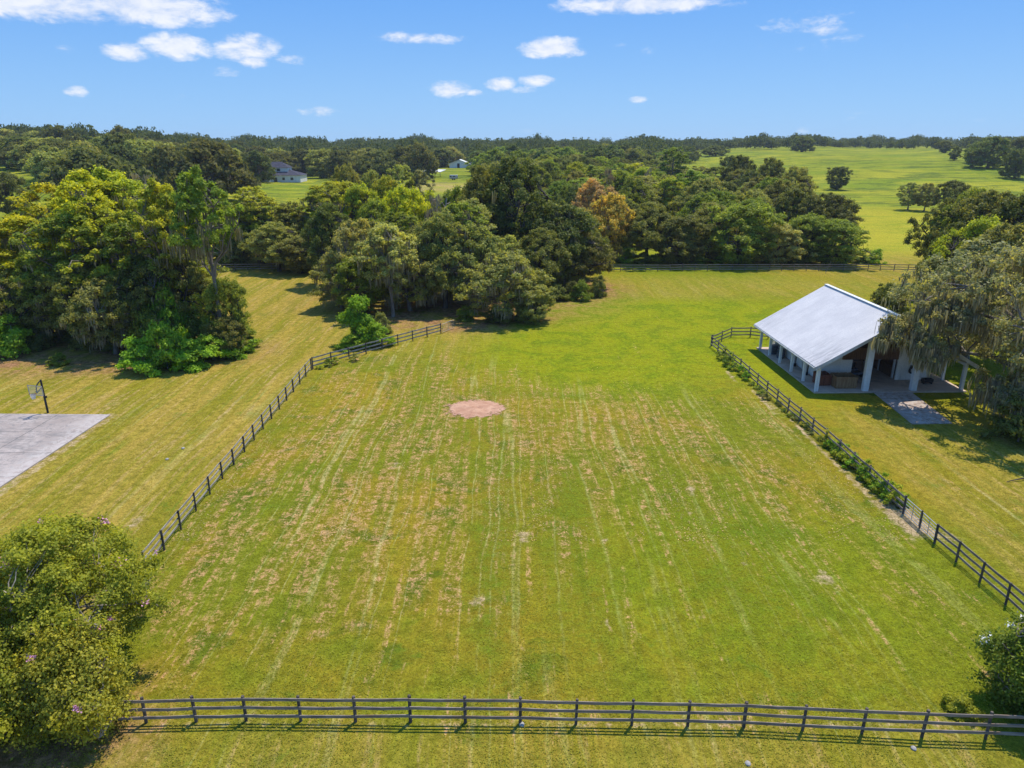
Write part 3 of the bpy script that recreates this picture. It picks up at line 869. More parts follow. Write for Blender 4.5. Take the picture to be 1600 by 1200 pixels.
def build_flat():
    # the court: its right edge runs from the near left of the picture to its far right corner
    o = MB(); o.prism([(-32, 0), (-32, -24), (0, -24), (0, 0)], -.25, .09)
    c = o.build('concrete_court', [concrete_mat('court_concrete', (4.9, 4.4))], None, .02)
    c.location = (-37.76, 62.3, 0); c.rotation_euler = (0, 0, math.radians(-1.0))
    c['label'] = 'weathered grey concrete court with dark joints on the left lawn'; c['category'] = 'concrete court'
    c['kind'] = 'structure'; del c['label'], c['category']
    # sand patch: low irregular mound
    rng = np.random.RandomState(8)
    cx, cy = -3.55, 64.0
    V = [(0, 0, .13)]; F3 = []; F4 = []
    nr, na = 14, 96
    for r in range(1, nr + 1):
        for a in range(na):
            th = 2 * math.pi * a / na
            rr = 3.3 * (1 + .10 * math.sin(2 * th + 1) + .07 * math.sin(5 * th) + .05 * math.sin(11 * th + 2) + .04 * math.sin(17 * th) + .03 * math.sin(29 * th)) * (1 + .12 * abs(math.cos(th)) ** 3)
            f = r / nr
            px_, py_ = rr * f * math.cos(th), rr * f * .92 * math.sin(th)
            V.append((px_, py_, gz(cx + px_, cy + py_) - gz(cx, cy) + .13 * max(0, 1 - (f / .8) ** 2) * (1 + .3 * math.sin(3 * th)) + (.02 * rng.rand() if f < .6 else 0)))
    for a in range(na):
        F3.append((0, 1 + a, 1 + (a + 1) % na))
        for r in range(nr - 1):
            i = 1 + r * na
            F4.append((i + a, i + na + a, i + na + (a + 1) % na, i + (a + 1) % na))
    me = mesh_np('sand_patch', V, F4, F3, [sand_mat()], smooth=True)
    s = ob('sand_patch', me); s.location = (cx, cy, gz(cx, cy) + .015)
    tag(s, kind='structure')
    # stones
    def stone(u, v, r, label):
        import bmesh
        x, y = bp(u, v)
        bm = bmesh.new(); bmesh.ops.create_icosphere(bm, subdivisions=3, radius=r)
        rg = random.Random(u)
        for w in bm.verts:
            w.co *= 1 + .12 * math.sin(w.co.x * 9 / r * .3 + rg.random()) + rg.uniform(-.04, .04); w.co.z *= .6
        me = bpy.data.meshes.new('stone'); bm.to_mesh(me); bm.free(); me.materials.append(M['rock'])
        for p in me.polygons: p.use_smooth = True
        q = ob('stone', me); q.location = (x, y, gz(x, y) + r * .25)
        tag(q, label, 'stone')
    stone(1427, 1170, .12, 'pale round stone in the grass below the front fence, right of centre')
    stone(1168, 1194, .13, 'pale round stone at the bottom edge of the photo')
    stone(815, 1133, .13, 'small grey stone at the foot of a front fence post in the middle')
    stone(286, 701, .15, 'grey stone on the lawn between the court and left fence, farther one')
    stone(261, 718, .14, 'grey stone on the lawn between the court and left fence, nearer one')


build_flat()


# ------------------------------------------------------------------ fences
def fence(name, pts, spacing, label, mat='fence', rails=(0.38, 0.83, 1.28), hgt=1.42, side=-1, jog=0.035, seed=1, postmat='post', rail_w=.15):
    """three-board fence along pts; each board spans two posts. side: which side the boards are nailed"""
    rg = random.Random(seed)
    root = empty(name, (pts[0][0], pts[0][1], gz(*pts[0])))
    tag(root, label, 'fence')
    P = []
    for (a, b) in zip(pts[:-1], pts[1:]):
        a = Vector(a); b = Vector(b); L = (b - a).length; n = max(1, round(L / spacing))
        for i in range(n): P.append(a.lerp(b, i / n))
    P.append(Vector(pts[-1]))
    o = root.location
    tops = [rg.uniform(-jog, jog) for _ in P]
    for i, p in enumerate(P):
        g = gz(p.x, p.y)
        m = MB(); r = rg.uniform(.062, .078)
        lx, ly = rg.uniform(-.025, .025), rg.uniform(-.025, .025)
        h = hgt + tops[i]
        m.tube([(p.x - o.x, p.y - o.y, g - .3 - o.z), (p.x - o.x + lx, p.y - o.y + ly, g + h - .02 - o.z), (p.x - o.x + lx, p.y - o.y + ly, g + h - o.z)],
               [r, r, r * .8], 9)
        m.build('post', M[postmat], root)
    for k, rh in enumerate(rails):
        for i in range(len(P) - 1):
            a, b = P[i], P[i + 1]
            d = (b - a).normalized(); nrm = Vector((-d.y, d.x)) * side
            off = nrm * .085
            za = gz(*a) + rh + tops[i] * .8 + rg.uniform(-.02, .02); zb = gz(*b) + rh + tops[i + 1] * .8 + rg.uniform(-.02, .02)
            if rg.random() < .12 and k == 2: za += rg.uniform(-.05, .03); zb += rg.uniform(-.06, .0)
            e = .035
            A = Vector((a.x + off.x + d.x * e * .15 - o.x, a.y + off.y + d.y * e * .15 - o.y, za - o.z))
            B = Vector((b.x + off.x - d.x * e * .15 - o.x, b.y + off.y - d.y * e * .15 - o.y, zb - o.z))
            sag = rg.uniform(0, .03)
            m = MB(); mid = (A + B) / 2 - Vector((0, 0, sag))
            m.beam(A, mid, .032, rail_w); m.beam(mid, B, .032, rail_w)
            m.build('rail', M[mat], root).rotation_euler = (0, 0, 0)
    return root


FB = [bp(150, 1131), bp(385, 1126), bp(813, 1130), bp(1162, 1136), bp(1440, 1151), bp(1640, 1158)]
fence('front_fence', FB, 2.44, 'dark weathered three-board fence running across the foreground', side=-1, seed=4, jog=.05)
FL = [bp(228, 895), bp(487, 578)]
fence('left_fence'.replace('left_', 'side_'), FL, 2.44, 'grey board fence with dark posts along the left side of the paddock', 'fence_grey', side=1, seed=5, rail_w=.13)
FL2 = [bp(489, 577), bp(689, 521)]
fence('side_fence', FL2, 2.6, 'brown board fence between the left fence corner and the grey metal gate', 'fence_grey', side=1, seed=6)
GP = bp(690.5, 521)
FR1 = [bp(1411, 803), bp(1290, 693), bp(1111, 541)]
fence('side_fence', FR1, 2.6, 'black fence beside the white barn, part overgrown with vines', seed=7, side=1)
FR0 = [bp(1460, 849), bp(1571, 945), bp(1680, 1040)]
fence('side_fence', FR0, 2.5, 'black fence from the metal gate to the lower right edge of the photo', seed=8, side=1)
FR2 = [bp(1112, 540), bp(1142, 527), bp(1172, 527), bp(1200, 529.5)]
fence('corner_fence', FR2, 2.3, 'short black fence from the paddock corner to the back of the barn', seed=9, side=-1)
FF = [bp(860, 424), bp(950, 424), bp(1375, 423), bp(1440, 424)]
fence('back_fence', FF, 2.44, 'dark board fence in front of the tree row at the far end of the field', seed=10, side=-1)
FK = [bp(330, 424), bp(500, 420)]
fence('back_fence', FK, 2.44, 'dark board fence at the back of the clearing between the left woods', seed=11, side=-1)


def gate(a, b, nbar, label, h=1.25):
    root = empty('metal_gate', (a[0], a[1], gz(*a)), math.atan2(b[1] - a[1], b[0] - a[0]))
    L = math.hypot(b[0] - a[0], b[1] - a[1])
    tag(root, label, 'gate')
    m = MB()
    m.tube([(.12, 0, .15), (.12, 0, h), (L - .12, 0, h), (L - .12, 0, .15), (.12, 0, .15)], .03, 8)
    m.build('gate_frame', M['metal'], root)
    for i in range(1, nbar):
        z = .15 + (h - .15) * i / nbar
        m = MB(); m.tube([(.12, 0, z), (L - .12, 0, z)], .022, 6); m.build('bar', M['metal'], root)
    m = MB(); m.beam((L * .5, 0, .15), (L * .5, 0, h), .05, .02); m.build('brace', M['metal'], root)
    for x in (0.08, L - .08):
        m = MB(); m.box(x - .04, x + .04, -.03, .03, h * .45, h * .55); m.build('latch' if x > 1 else 'hinge', M['dark'], root)


gate(GP, bp(710.5, 513), 5, 'grey metal bar gate closing the end of the left fence by the oaks')
G1, G2, G3 = bp(1411, 803), bp(1436, 826), bp(1460, 849)
gate(G1, G2, 5, 'metal bar gate in the right fence, the one nearer the barn')
gate(G2, G3, 5, 'metal bar gate in the right fence, the one nearer the camera')
gp = empty('gate_post', (G2[0], G2[1], gz(*G2))); m = MB(); m.tube([(0, 0, -.3), (0, 0, 1.35)], .05, 8); m.build('post', M['post'], gp)
tag(gp, 'thin dark post standing between the two metal gates', 'post')

# leaning pole by the far fence
x, y = bp(1289, 427)
lp = empty('leaning_pole', (x, y, gz(x, y))); m = MB(); m.tube([(0, 0, -.2), (.85, 0, 2.3)], [.05, .04], 8); m.build('pole', M['bark_pale'], lp)
tag(lp, 'thin pale pole leaning beside the far fence above the barn roof', 'pole')

# dead branch on the right lawn
x, y = bp(1573, 754)
m = MB(); m.tube([(0, 0, .08), (1.0, .25, .16), (2.3, .55, .2), (3.4, .7, .12)], [.03, .05, .06, .05], 6)
m.tube([(1.6, .4, .17), (2.0, .9, .3)], [.03, .01], 5)
b = m.build('fallen_branch', M['bark_dark']); b.location = (x, y, gz(x, y)); tag(b, 'fallen dark branch lying on the lawn at the right edge', 'branch')


# ------------------------------------------------------------------ basketball hoop
def hoop():
    x, y = bp(75, 645)
    r = empty('basketball_hoop', (x, y, gz(x, y)), math.radians(-14))
    tag(r, 'basketball hoop with clear backboard and white net beside the court', 'basketball hoop')
    m = MB(); m.tube([(0, 0, -.3), (0, 0, 3.3)], [.10, .085], 10); m.build('pole', M['dark'], r, smooth=False)
    # curved arm that carries the board forward
    m = MB(); m.tube([(0, 0, 3.25), (-.0, -.25, 3.15), (0, -.6, 2.85), (0, -.7, 2.3)], .055, 8)
    m.tube([(0, -.02, 2.6), (0, -.7, 2.2)], .045, 8); m.build('arm', M['dark'], r)
    m = MB()
    for (a, b_) in (((-.8, 2.05), (.8, 2.05)), ((.8, 2.05), (.8, 2.95)), ((.8, 2.95), (-.8, 2.95)), ((-.8, 2.95), (-.8, 2.05))):
        m.beam((a[0], -.75, a[1]), (b_[0], -.75, b_[1]), .05, .05, up=(0, 1, 0))
    fr = m.build('backboard_frame', M['metal'], r)
    g, w, bs = new_mat('clear_acrylic')
    bs.inputs['Base Color'].default_value = (.8, .82, .84, 1); bs.inputs['Alpha'].default_value = .10; bs.inputs['Roughness'].default_value = .2
    m = MB(); m.box(-.77, .77, -.762, -.748, 2.07, 2.93); m.build('backboard', g, r)
    m = MB(); n = 20
    ring = [(.23 * math.cos(2 * math.pi * i / n), -1.12 + .23 * math.sin(2 * math.pi * i / n), 2.25) for i in range(n + 1)]
    m.tube(ring, .014, 6, cap=False); m.beam((0, -.76, 2.25), (0, -.89, 2.25), .12, .03)
    rm = m.build('rim', M['redwood'], r)
    m = MB()
    for i in range(n):
        for sgn in (1, -1):
            a0 = 2 * math.pi * i / n
            pts = [(.23 * (1 - .42 * t) * math.cos(a0 + sgn * t * 1.1), -1.12 + .23 * (1 - .42 * t) * math.sin(a0 + sgn * t * 1.1), 2.24 - .45 * t) for t in (0, .33, .66, 1)]
            m.tube(pts, .011, 4)
    m.build('net', M['net'], rm)
    m = MB(); m.box(.08, .2, -.1, .1, 1.5, 1.7); m.build('crank_box', M['dark'], r)


hoop()


# ------------------------------------------------------------------ the white barn
def barn():
    ox, oy, rz = 38.75, 68.9, math.radians(1.4)
    B = empty('white_barn', (ox, oy, gz(ox, oy)), rz)
    tag(B, 'open white horse barn with a pale metal gable roof beside the paddock fence', 'barn')
    W, D = 7.55, 16.3           # half width of the post line, depth
    RX, RZ, EZ = 8.35, 7.75, 2.8  # half width of roof, ridge and eave heights
    sl_ = (RZ - EZ) / RX
    zr = lambda x: RZ - abs(x) * sl_
    m = MB(); m.box(-W - .35, W + .35, -.35, D + .3, -.2, .12); m.build('floor_slab', M['slab'], B, .02)
    # roof sheets with thickness, flared slightly near the eaves
    y0, y1 = -.75, D + .75
    m = MB()
    for sx in (-1, 1):
        xs = [0, 2.2, 4.4, 6.4, 7.5, RX]
        P = []
        for t, zz in ((0, 0), (1, -.10)):
            for yy in (y0, y1):
                for x_ in xs:
                    P.append((sx * x_, yy, zr(x_) + .10 + zz + (.05 if x_ == RX else 0)))
        n = len(xs); F = []
        for i in range(n - 1):
            F.append((i, i + 1, n + i + 1, n + i)); F.append((2 * n + i, 3 * n + i, 3 * n + i + 1, 2 * n + i + 1))
            F.append((i, 2 * n + i, 2 * n + i + 1, i + 1)); F.append((n + i, n + i + 1, 3 * n + i + 1, 3 * n + i))
        F.append((n - 1, 3 * n - 1, 4 * n - 1, 2 * n - 1))
        m.poly(P, F)
    roof = m.build('roof', M['roof'], B)
    m = MB(); m.beam((0, y0 - .02, RZ + .14), (0, y1 + .02, RZ + .14), .42, .07); m.build('ridge_cap', M['white'], roof)
    # barge boards and eave fascia
    for sx in (-1, 1):
        for yy in (y0 + .03, y1 - .03):
            m = MB(); m.beam((sx * .02, yy, zr(0) - .12), (sx * (RX - .05), yy, zr(RX) - .12), .06, .24, up=(0, 0, 1))
            m.build('barge_board', M['fascia'], B)
        m = MB(); m.beam((sx * (RX - .06), y0 + .07, EZ - .06), (sx * (RX - .06), y1 - .07, EZ - .06), .05, .2); m.build('fascia', M['fascia'], B)
        # header beam over the side posts
        m = MB(); m.box(sx * W - .1, sx * W + .1, .3, D - .2, 2.72, 2.98) if sx > 0 else m.box(-W - .1, -W + .1, .3, D - .2, 2.72, 2.98)
        m.build('eave_beam', M['white'], B)
    # side posts
    ys = [0.1, 3.35, 6.6, 9.9, 13.1, D - .1]
    for sx in (-1, 1):
        for i, yy in enumerate(ys):
            a = .135 if i else .16
            m = MB(); m.box(sx * W - a, sx * W + a, yy - a, yy + a, .12, 2.72 if i not in (0, 5) else 3.05)
            m.build('column', M['white'], B, .012)
    # tall front and back posts
    for yy in (0.1, D - .1):
        for x_ in (-2.5, 2.5):
            m = MB(); m.box(x_ - .3, x_ + .3, yy - .22, yy + .22, .12, zr(x_) - .26); m.build('column', M['white'], B, .012)
        m = MB(); m.box(-2.2, 2.2, yy - .12, yy + .12, 5.25, 5.6); m.build('tie_beam', M['white'], B)
        m = MB(); m.poly([(-2.15, yy - .05, 5.6), (2.15, yy - .05, 5.6), (2.15, yy - .05, zr(2.15) - .16), (0, yy - .05, zr(0) - .16), (-2.15, yy - .05, zr(2.15) - .16),
                          (-2.15, yy + .05, 5.6), (2.15, yy + .05, 5.6), (2.15, yy + .05, zr(2.15) - .16), (0, yy + .05, zr(0) - .16), (-2.15, yy + .05, zr(2.15) - .16)],
                         [(0, 1, 2, 3, 4), (9, 8, 7, 6, 5), (0, 5, 6, 1), (1, 6, 7, 2), (2, 7, 8, 3), (3, 8, 9, 4), (4, 9, 5, 0)])
        m.build('gable_panel', M['white'], B)
    # rafters under the porch
    for sx in (-1, 1):
        for yy in (1.2, 2.3):
            m = MB(); m.beam((sx * .1, yy, zr(0) - .18), (sx * 8.1, yy, zr(8.1) - .15), .06, .16); m.build('rafter', M['fascia'], B)
    # stall block: gable end walls set back 3.4 m
    XI = 5.95; yf, yb = 3.45, D - .6
    for (ya, nm) in ((yf, 'front'), (yb, 'back')):
        for sx in (-1, 1):
            m = MB()
            xa, xb = 2.45, XI
            p = [(sx * xa, .12), (sx * xb, .12), (sx * xb, zr(xb) - .16), (sx * xa, zr(xa) - .16)]
            m.poly([(x_, ya, z_) for x_, z_ in p] + [(x_, ya + .15, z_) for x_, z_ in p],
                   [(0, 1, 2, 3), (7, 6, 5, 4), (0, 4, 5, 1), (1, 5, 6, 2), (2, 6, 7, 3), (3, 7, 4, 0)])
            m.build('end_wall', M['wallw'], B)
    # brown header boards across the aisle and over the left wall
    m = MB(); m.box(-3.6, 2.4, yf - .12, yf - .02, 2.45, 3.75); m.build('header_boards', M['brown'], B)
    m = MB(); m.box(-2.4, 2.4, yb + .17, yb + .25, 2.6, 3.7); m.build('header_boards', M['brown'], B)
    m = MB(); m.box(-2.4, 2.4, yf + .3, yb - .2, 2.9, 3.02); m.build('loft_floor', M['brown'], B)
    # side walls with door openings : piers between, white sliding doors in front
    for sx in (-1, 1):
        for j in range(4):
            a = ys[1] + j * 3.27 + .1; b_ = a + 3.27
            m = MB()
            x0, x1 = sorted((sx * XI, sx * (XI - .14)))
            m.box(x0, x1, a, a + .9, .12, 3.95); m.box(x0, x1, b_ - .3, b_ - .003, .12, 3.95); m.box(x0, x1, a + .903, b_ - .303, 2.3, 3.95)
            m.build('side_wall', M['wallw'], B)
            x0, x1 = sorted((sx * (XI + .02), sx * (XI + .07)))
            if j < 3 or sx > 0:
                m = MB(); m.box(x0, x1, a + .75, a + 2.25, .22, 2.25); d = m.build('stall_door', M['white'], B)
                m = MB(); m.box(sx * (XI + .09) - .02, sx * (XI + .09) + .02, a + 2.05, a + 2.15, 1.1, 1.3); m.build('latch', M['dark'], d)
            m = MB(); m.box(x0, x1, a + .2, a + .3, .12, 2.4); m.build('door_track_post', M['tanwood'], B)
            m = MB(); m.box(x0, x1, a + .1, a + 2.9, 2.33, 2.43); m.build('door_rail', M['tanwood'], B)
    # stall partitions inside along the aisle
    for sx in (-1, 1):
        for j in range(4):
            yy = yf + .5 + j * 2.9
            m = MB(); m.box(sx * 2.45 - .08, sx * 2.45 + .08, yy, yy + .2, .12, 2.88); m.build('aisle_post', M['white'], B)
            m = MB(); m.box(sx * 2.45 - .04, sx * 2.45 + .04, yy + .22, yy + 2.85, .15, 1.3); m.build('stall_front', M['brown'], B)
        for j in range(1, 4):
            yy = yf + j * 2.95
            x0, x1 = sorted((sx * 2.6, sx * (XI - .16)))
            m = MB(); m.box(x0, x1, yy, yy + .1, .12, 2.4); m.build('stall_partition', M['brown'], B)
    # downpipe at the near corner
    m = MB(); m.tube([(-W - .1, -.5, 2.75), (-W - .22, -.2, 2.45), (-W - .22, -.15, .5), (-W - .3, -.3, .15)], .045, 8); m.build('downpipe', M['white'], B)
    m = MB(); m.tube([(-RX - .04, y0 + .1, EZ + .0), (-RX - .04, y1 - .1, EZ + .0)], .06, 8); m.build('gutter', M['fascia'], B)
    # lamp bracket under the front apex
    m = MB(); m.box(-.22, .22, -.32, -.14, 4.85, 4.95); m.tube([(0, -.23, 4.95), (0, -.1, 5.3)], .02, 6); m.build('floodlight', M['metal'], B)

    def at(x_, y_, z_=.12):
        v = Matrix.Rotation(rz, 3, 'Z') @ Vector((x_, y_, 0)); return (ox + v.x, oy + v.y, gz(ox, oy) + z_)
    # wooden pens on the porch
    def pen(x_, y_, w_, d_, h_, mat, label):
        r = empty('wooden_pen', at(x_, y_), rz); tag(r, label, 'wooden bin')
        for nm, bx in (('front_panel', (-w_ / 2, w_ / 2, -.04, .0)), ('back_panel', (-w_ / 2, w_ / 2, d_, d_ + .04))):
            m = MB(); n = int(w_ / .14)
            for i in range(n):
                a = bx[0] + (bx[1] - bx[0]) * i / n
                m.box(a + .006, a + w_ / n - .006, bx[2], bx[3], .03, h_ + .015 * ((i * 7) % 3))
            m.build(nm, M[mat], r)
        for sx in (-1, 1):
            m = MB(); n = int(d_ / .14)
            for i in range(n):
                a = d_ * i / n
                m.box(sx * w_ / 2 - .02, sx * w_ / 2 + .02, a + .006, a + d_ / n - .006, .03, h_)
            m.build('side_panel', M[mat], r)
        m = MB(); m.box(-w_ / 2 - .03, w_ / 2 + .03, -.07, -.042, h_ - .22, h_ - .1); m.box(-w_ / 2 - .03, w_ / 2 + .03, -.07, -.042, .15, .27); m.build('batten', M[mat], r)
    pen(-4.15, .75, 2.15, 1.5, 1.25, 'tanwood', 'tan wooden plank bin on the barn porch between the two left front posts')
    pen(-6.0, 1.7, 1.3, 1.4, 1.15, 'redwood', 'red brown wooden bin on the barn porch behind the tan bin')
    # coiled hose on the right wall
    h = empty('garden_hose', at(4.0, 3.30, 1.25), rz); tag(h, 'dark coiled hose hanging on the white wall right of the barn aisle', 'hose')
    m = MB()
    for k in range(4):
        n = 26; rr = .30 - .03 * k
        m.tube([(rr * math.cos(2 * math.pi * i / n), -.05 * k, 1.25 * rr * math.sin(2 * math.pi * i / n)) for i in range(n + 1)], .035, 6, cap=False)
    m.build('coil', M['dark'], h)
    m = MB(); m.box(-.14, .14, -.16, .13, .36, .5); m.build('hose_reel_bracket', M['dark'], h)
    # things stored in the aisles
    for (x_, y_, r_, lab) in ((-6.8, 13.6, .42, 'farther stack of dark tubs in the left side aisle of the barn'), (-6.7, 11.9, .46, 'nearer stack of dark tubs in the left side aisle of the barn')):
        t = empty('stacked_tubs', at(x_, y_), 0); tag(t, lab, 'tubs')
        for k in range(4):
            m = MB(); m.tube([(0, 0, k * .28), (0, 0, k * .28 + .2), (0, 0, k * .28 + .24)], [r_ * .86, r_, r_ * 1.06], 18)
            m.build('tub', M['bluegrey'], t, smooth=False)
    for i, (x_, y_) in enumerate(((-6.35, 5.3), (-6.35, 8.5))):
        t = empty('feed_bucket', at(x_, y_), 0); tag(t, ('nearer' if i == 0 else 'farther') + ' small dark bucket by the stall doors in the left aisle', 'bucket')
        m = MB(); m.tube([(0, 0, 0), (0, 0, .32), (0, 0, .34)], [.13, .17, .185], 14); m.build('pail', M['dark'], t)
        m = MB(); m.tube([(.17 * math.cos(a), 0, .33 + .2 * math.sin(a)) for a in np.linspace(0, math.pi, 9)], .008, 5); m.build('handle', M['metal'], t)
    # tractor-like cart in the aisle (dark blue shape behind the tall post)
    t = empty('utility_cart', at(-1.4, 4.9), math.radians(8)); tag(t, 'dark blue utility cart parked in the barn aisle behind the tall front post', 'cart')
    m = MB(); m.box(-.6, .6, -.8, .9, .4, .62); m.box(-.6, .6, .95, 1.1, .4, 1.1); m.box(-.5, .5, .0, .5, .623, .8); m.build('body', M['bluegrey'], t, .04)
    m = MB(); m.box(-.5, .5, .55, .65, .8, 1.35); m.build('backrest', M['dark'], t, .03)
    m = MB()
    for sx in (-1, 1):
        for yy in (-.75, .85): m.tube([(sx * .56, yy, 1.1 if yy > 0 else .62), (sx * .56, yy * .8, 1.95)], .025, 6)
    m.box(-.62, .62, -.72, .78, 1.95, 2.0); m.build('canopy', M['dark'], t)
    for sx in (-1, 1):
        for yy in (-.62, .68):
            m = MB(); m.tube([(sx * .5, yy, .27), (sx * .68, yy, .27)], .27, 16); m.build('wheel', M['dark'], t)
    t = empty('saddle_rack', at(5.2, 2.2), 0); tag(t, 'low dark feed trough by the right end of the barn wall', 'trough')
    t.name = 'feed_trough'
    m = MB(); m.box(-.5, .5, -.3, .3, .2, .24); m.box(-.5, .5, -.3, -.26, .24, .55); m.box(-.5, .5, .26, .3, .24, .55); m.box(-.5, -.46, -.26, .26, .24, .55); m.box(.46, .5, -.26, .26, .24, .55)
    m.build('basin', M['dark'], t)
    for sx in (-1, 1):
        m = MB(); m.box(sx * .42 - .03, sx * .42 + .03, -.25, .25, 0, .197); m.build('leg', M['dark'], t)
    # concrete drive from the aisle out over the lawn
    a, b_, c_, d_ = bp(1425, 663), bp(1488, 662), at(2.15, -.36), at(-1.75, -.36)
    cx, cy = (a[0] + b_[0]) / 2, (a[1] + b_[1]) / 2
    m = MB(); m.prism([(a[0] - cx, a[1] - cy), (b_[0] - cx, b_[1] - cy), (c_[0] - cx, c_[1] - cy), (d_[0] - cx, d_[1] - cy)], -.2, .075)
    dr = m.build('driveway', concrete_mat('drive_concrete', (50, 3.3), True), None, .01); dr.location = (cx, cy, 0); tag(dr, kind='structure')


barn()


# ------------------------------------------------------------------ far buildings
def hip(m, x0, x1, y0, y1, z, h, mi=0, ov=.5, ridge='x'):
    x0 -= ov; x1 += ov; y0 -= ov; y1 += ov
    w = min(x1 - x0, y1 - y0) / 2
    if (x1 - x0) > (y1 - y0): r = [((x0 + w), (y0 + y1) / 2), ((x1 - w), (y0 + y1) / 2)]
    else: r = [((x0 + x1) / 2, y0 + w), ((x0 + x1) / 2, y1 - w)]
    P = [(x0, y0, z), (x1, y0, z), (x1, y1, z), (x0, y1, z), (r[0][0], r[0][1], z + h), (r[1][0], r[1][1], z + h)]
    if (x1 - x0) > (y1 - y0): F = [(0, 1, 5, 4), (1, 2, 5), (2, 3, 4, 5), (3, 0, 4), (3, 2, 1, 0)]
    else: F = [(0, 1, 4), (1, 2, 5, 4), (2, 3, 5), (3, 0, 4, 5), (3, 2, 1, 0)]
    m.poly(P, F, mi)


def far_buildings():
    slate = surf_mat('slate_shingles', (0.050, 0.050, 0.070), (0.09, 0.088, 0.115), 1.0, 0.95, 0.1, spec=0.03)
    # two-storey house
    x, y = bp(438, 285)
    k = 20.5 / 20.0
    H = empty('country_house', (x, y, gz(x, y)), math.radians(2)); tag(H, 'two-storey pale house with slate blue hip roofs beyond the left woods', 'house')
    m = MB(); m.box(-10, 10, 0, 14, 0, 3.3); m.box(-10, -4.5, -2.4, -.003, 0, 3.3); m.build('wall', M['white'], H)
    m = MB(); m.box(-9, 3.2, 4, 12, 3.3, 6.9); m.build('upper_wall', M['white'], H)
    m = MB(); hip(m, -10, 10, 0, 14, 3.31, 2.7); m.build('roof', slate, H)
    m = MB(); hip(m, -10, -4.5, -2.4, 4, 3.32, 1.9); m.build('roof', slate, H)
    m = MB(); hip(m, -9, 3.2, 4, 12, 6.91, 2.7); m.build('upper_roof', slate, H)
    for (xa, xb, za, zb, yy) in ((-8.4, -7.0, 1.0, 2.3, -2.45), (-3, -1.4, .1, 2.3, -.05), (1.2, 2.4, 1.1, 2.3, -.05), (5.2, 6.6, 1.1, 2.3, -.05), (-7.6, -6.4, 5.2, 6.4, 3.95), (-2.2, -.6, 5.2, 6.4, 3.95)):
        m = MB(); m.box(xa, xb, yy - .03, yy + .03, za, zb); m.build('window', M['glass_dark'], H)
    # white gable barn far off
    x, y = bp(718, 262.5)
    w_ = gable = None
    B = empty('metal_barn', (x, y, gz(x, y)), math.radians(0)); tag(B, 'far white metal barn with a dark doorway in front of the wooded ridge', 'barn')
    Dd = math.hypot(x, y); hw = 15.5 / FPX * Dd * .98
    pr = [(-hw, 0, 0), (hw, 0, 0), (hw, 0, 2.6), (0, 0, 5.3), (-hw, 0, 2.6)]
    m = MB(); n = 5
    m.poly(pr + [(a, b + 16, c) for a, b, c in pr], [(0, 1, 2, 3, 4), (9, 8, 7, 6, 5), (0, 5, 6, 1), (1, 6, 7, 2), (4, 9, 5, 0)]); m.build('wall', M['white'], B)
    m = MB()
    for sx in (-1, 1):
        m.poly([(0, -.5, 5.42), (sx * (hw + .5), -.5, 2.5), (sx * (hw + .5), 17, 2.5), (0, 17, 5.42), (0, -.5, 5.62), (sx * (hw + .5), -.5, 2.7), (sx * (hw + .5), 17, 2.7), (0, 17, 5.62)],
               [(0, 1, 2, 3), (7, 6, 5, 4), (0, 4, 5, 1), (1, 5, 6, 2), (2, 6, 7, 3)])
    m.build('roof', M['white'], B)
    m = MB(); m.box(-1.6, .1, -.06, .0, 0, 3.1); m.build('doorway', M['dark'], B)
    m = MB(); m.box(.3, 1.7, -.12, -.06, 0, 2.9); m.build('sliding_door', M['white'], B)
    m = MB(); m.box(hw + .6, hw + 5, 4, 12, 0, 2.4); m.poly([(hw + .55, 3.5, 3.2), (hw + 5.6, 3.5, 2.5), (hw + 5.6, 12.5, 2.5), (hw + .55, 12.5, 3.2), (hw + .55, 3.5, 3.8), (hw + 5.6, 3.5, 2.7), (hw + 5.6, 12.5, 2.7), (hw + .55, 12.5, 3.8)],
                                                                        [(3, 2, 1, 0), (4, 5, 6, 7), (0, 1, 5, 4), (1, 2, 6, 5), (2, 3, 7, 6), (3, 0, 4, 7)])
    m.build('lean_to', M['white'], B)
    # long open shed with a pale roof
    x, y = bp(679, 276)
    Sd = empty('open_shed', (x, y, gz(x, y)), math.radians(-32)); tag(Sd, 'long open shed with a thin pale roof in the far middle field', 'shed')
    m = MB(); m.poly([(-6.5, -3, 2.6), (6.5, -3, 2.6), (6.5, 2.6, 3.7), (-6.5, 2.6, 3.7), (-6.5, -3, 2.8), (6.5, -3, 2.8), (6.5, 2.6, 3.9), (-6.5, 2.6, 3.9)], [(3, 2, 1, 0), (4, 5, 6, 7), (0, 1, 5, 4), (1, 2, 6, 5), (2, 3, 7, 6), (3, 0, 4, 7)])
    m.build('roof', M['white'], Sd)
    for x_ in (-5.6, -2, 2, 5.6):
        m = MB(); m.box(x_ - .1, x_ + .1, -2.2, -2.0, 0, 2.72); m.build('post', M['post'], Sd)
    # small grey horse trailer
    x, y = bp(709, 281)
    T = empty('livestock_trailer', (x, y, gz(x, y)), 0); tag(T, 'small grey trailer parked in the field right of the open shed', 'trailer')
    m = MB(); m.box(-2.2, 2.2, -1, 1, .5, 2.5); m.build('body', M['metal'], T, .25)
    m = MB(); m.box(-2.0, -1.1, -1.04, -1.0, 1.5, 2.1); m.box(-.3, .8, -1.04, -1.0, 1.5, 2.1); m.build('window', M['glass_dark'], T)
    m = MB(); m.beam((2.2, 0, .6), (3.6, 0, .6), .12, .1); m.build('tow_bar', M['dark'], T)
    for x_ in (-.6, .4):
        m = MB(); m.tube([(x_, -1.08, .38), (x_, 1.08, .38)], .38, 12); m.build('wheel', M['dark'], T)
    # pale poultry house / tank showing above the woods
    x, y = 0, 0
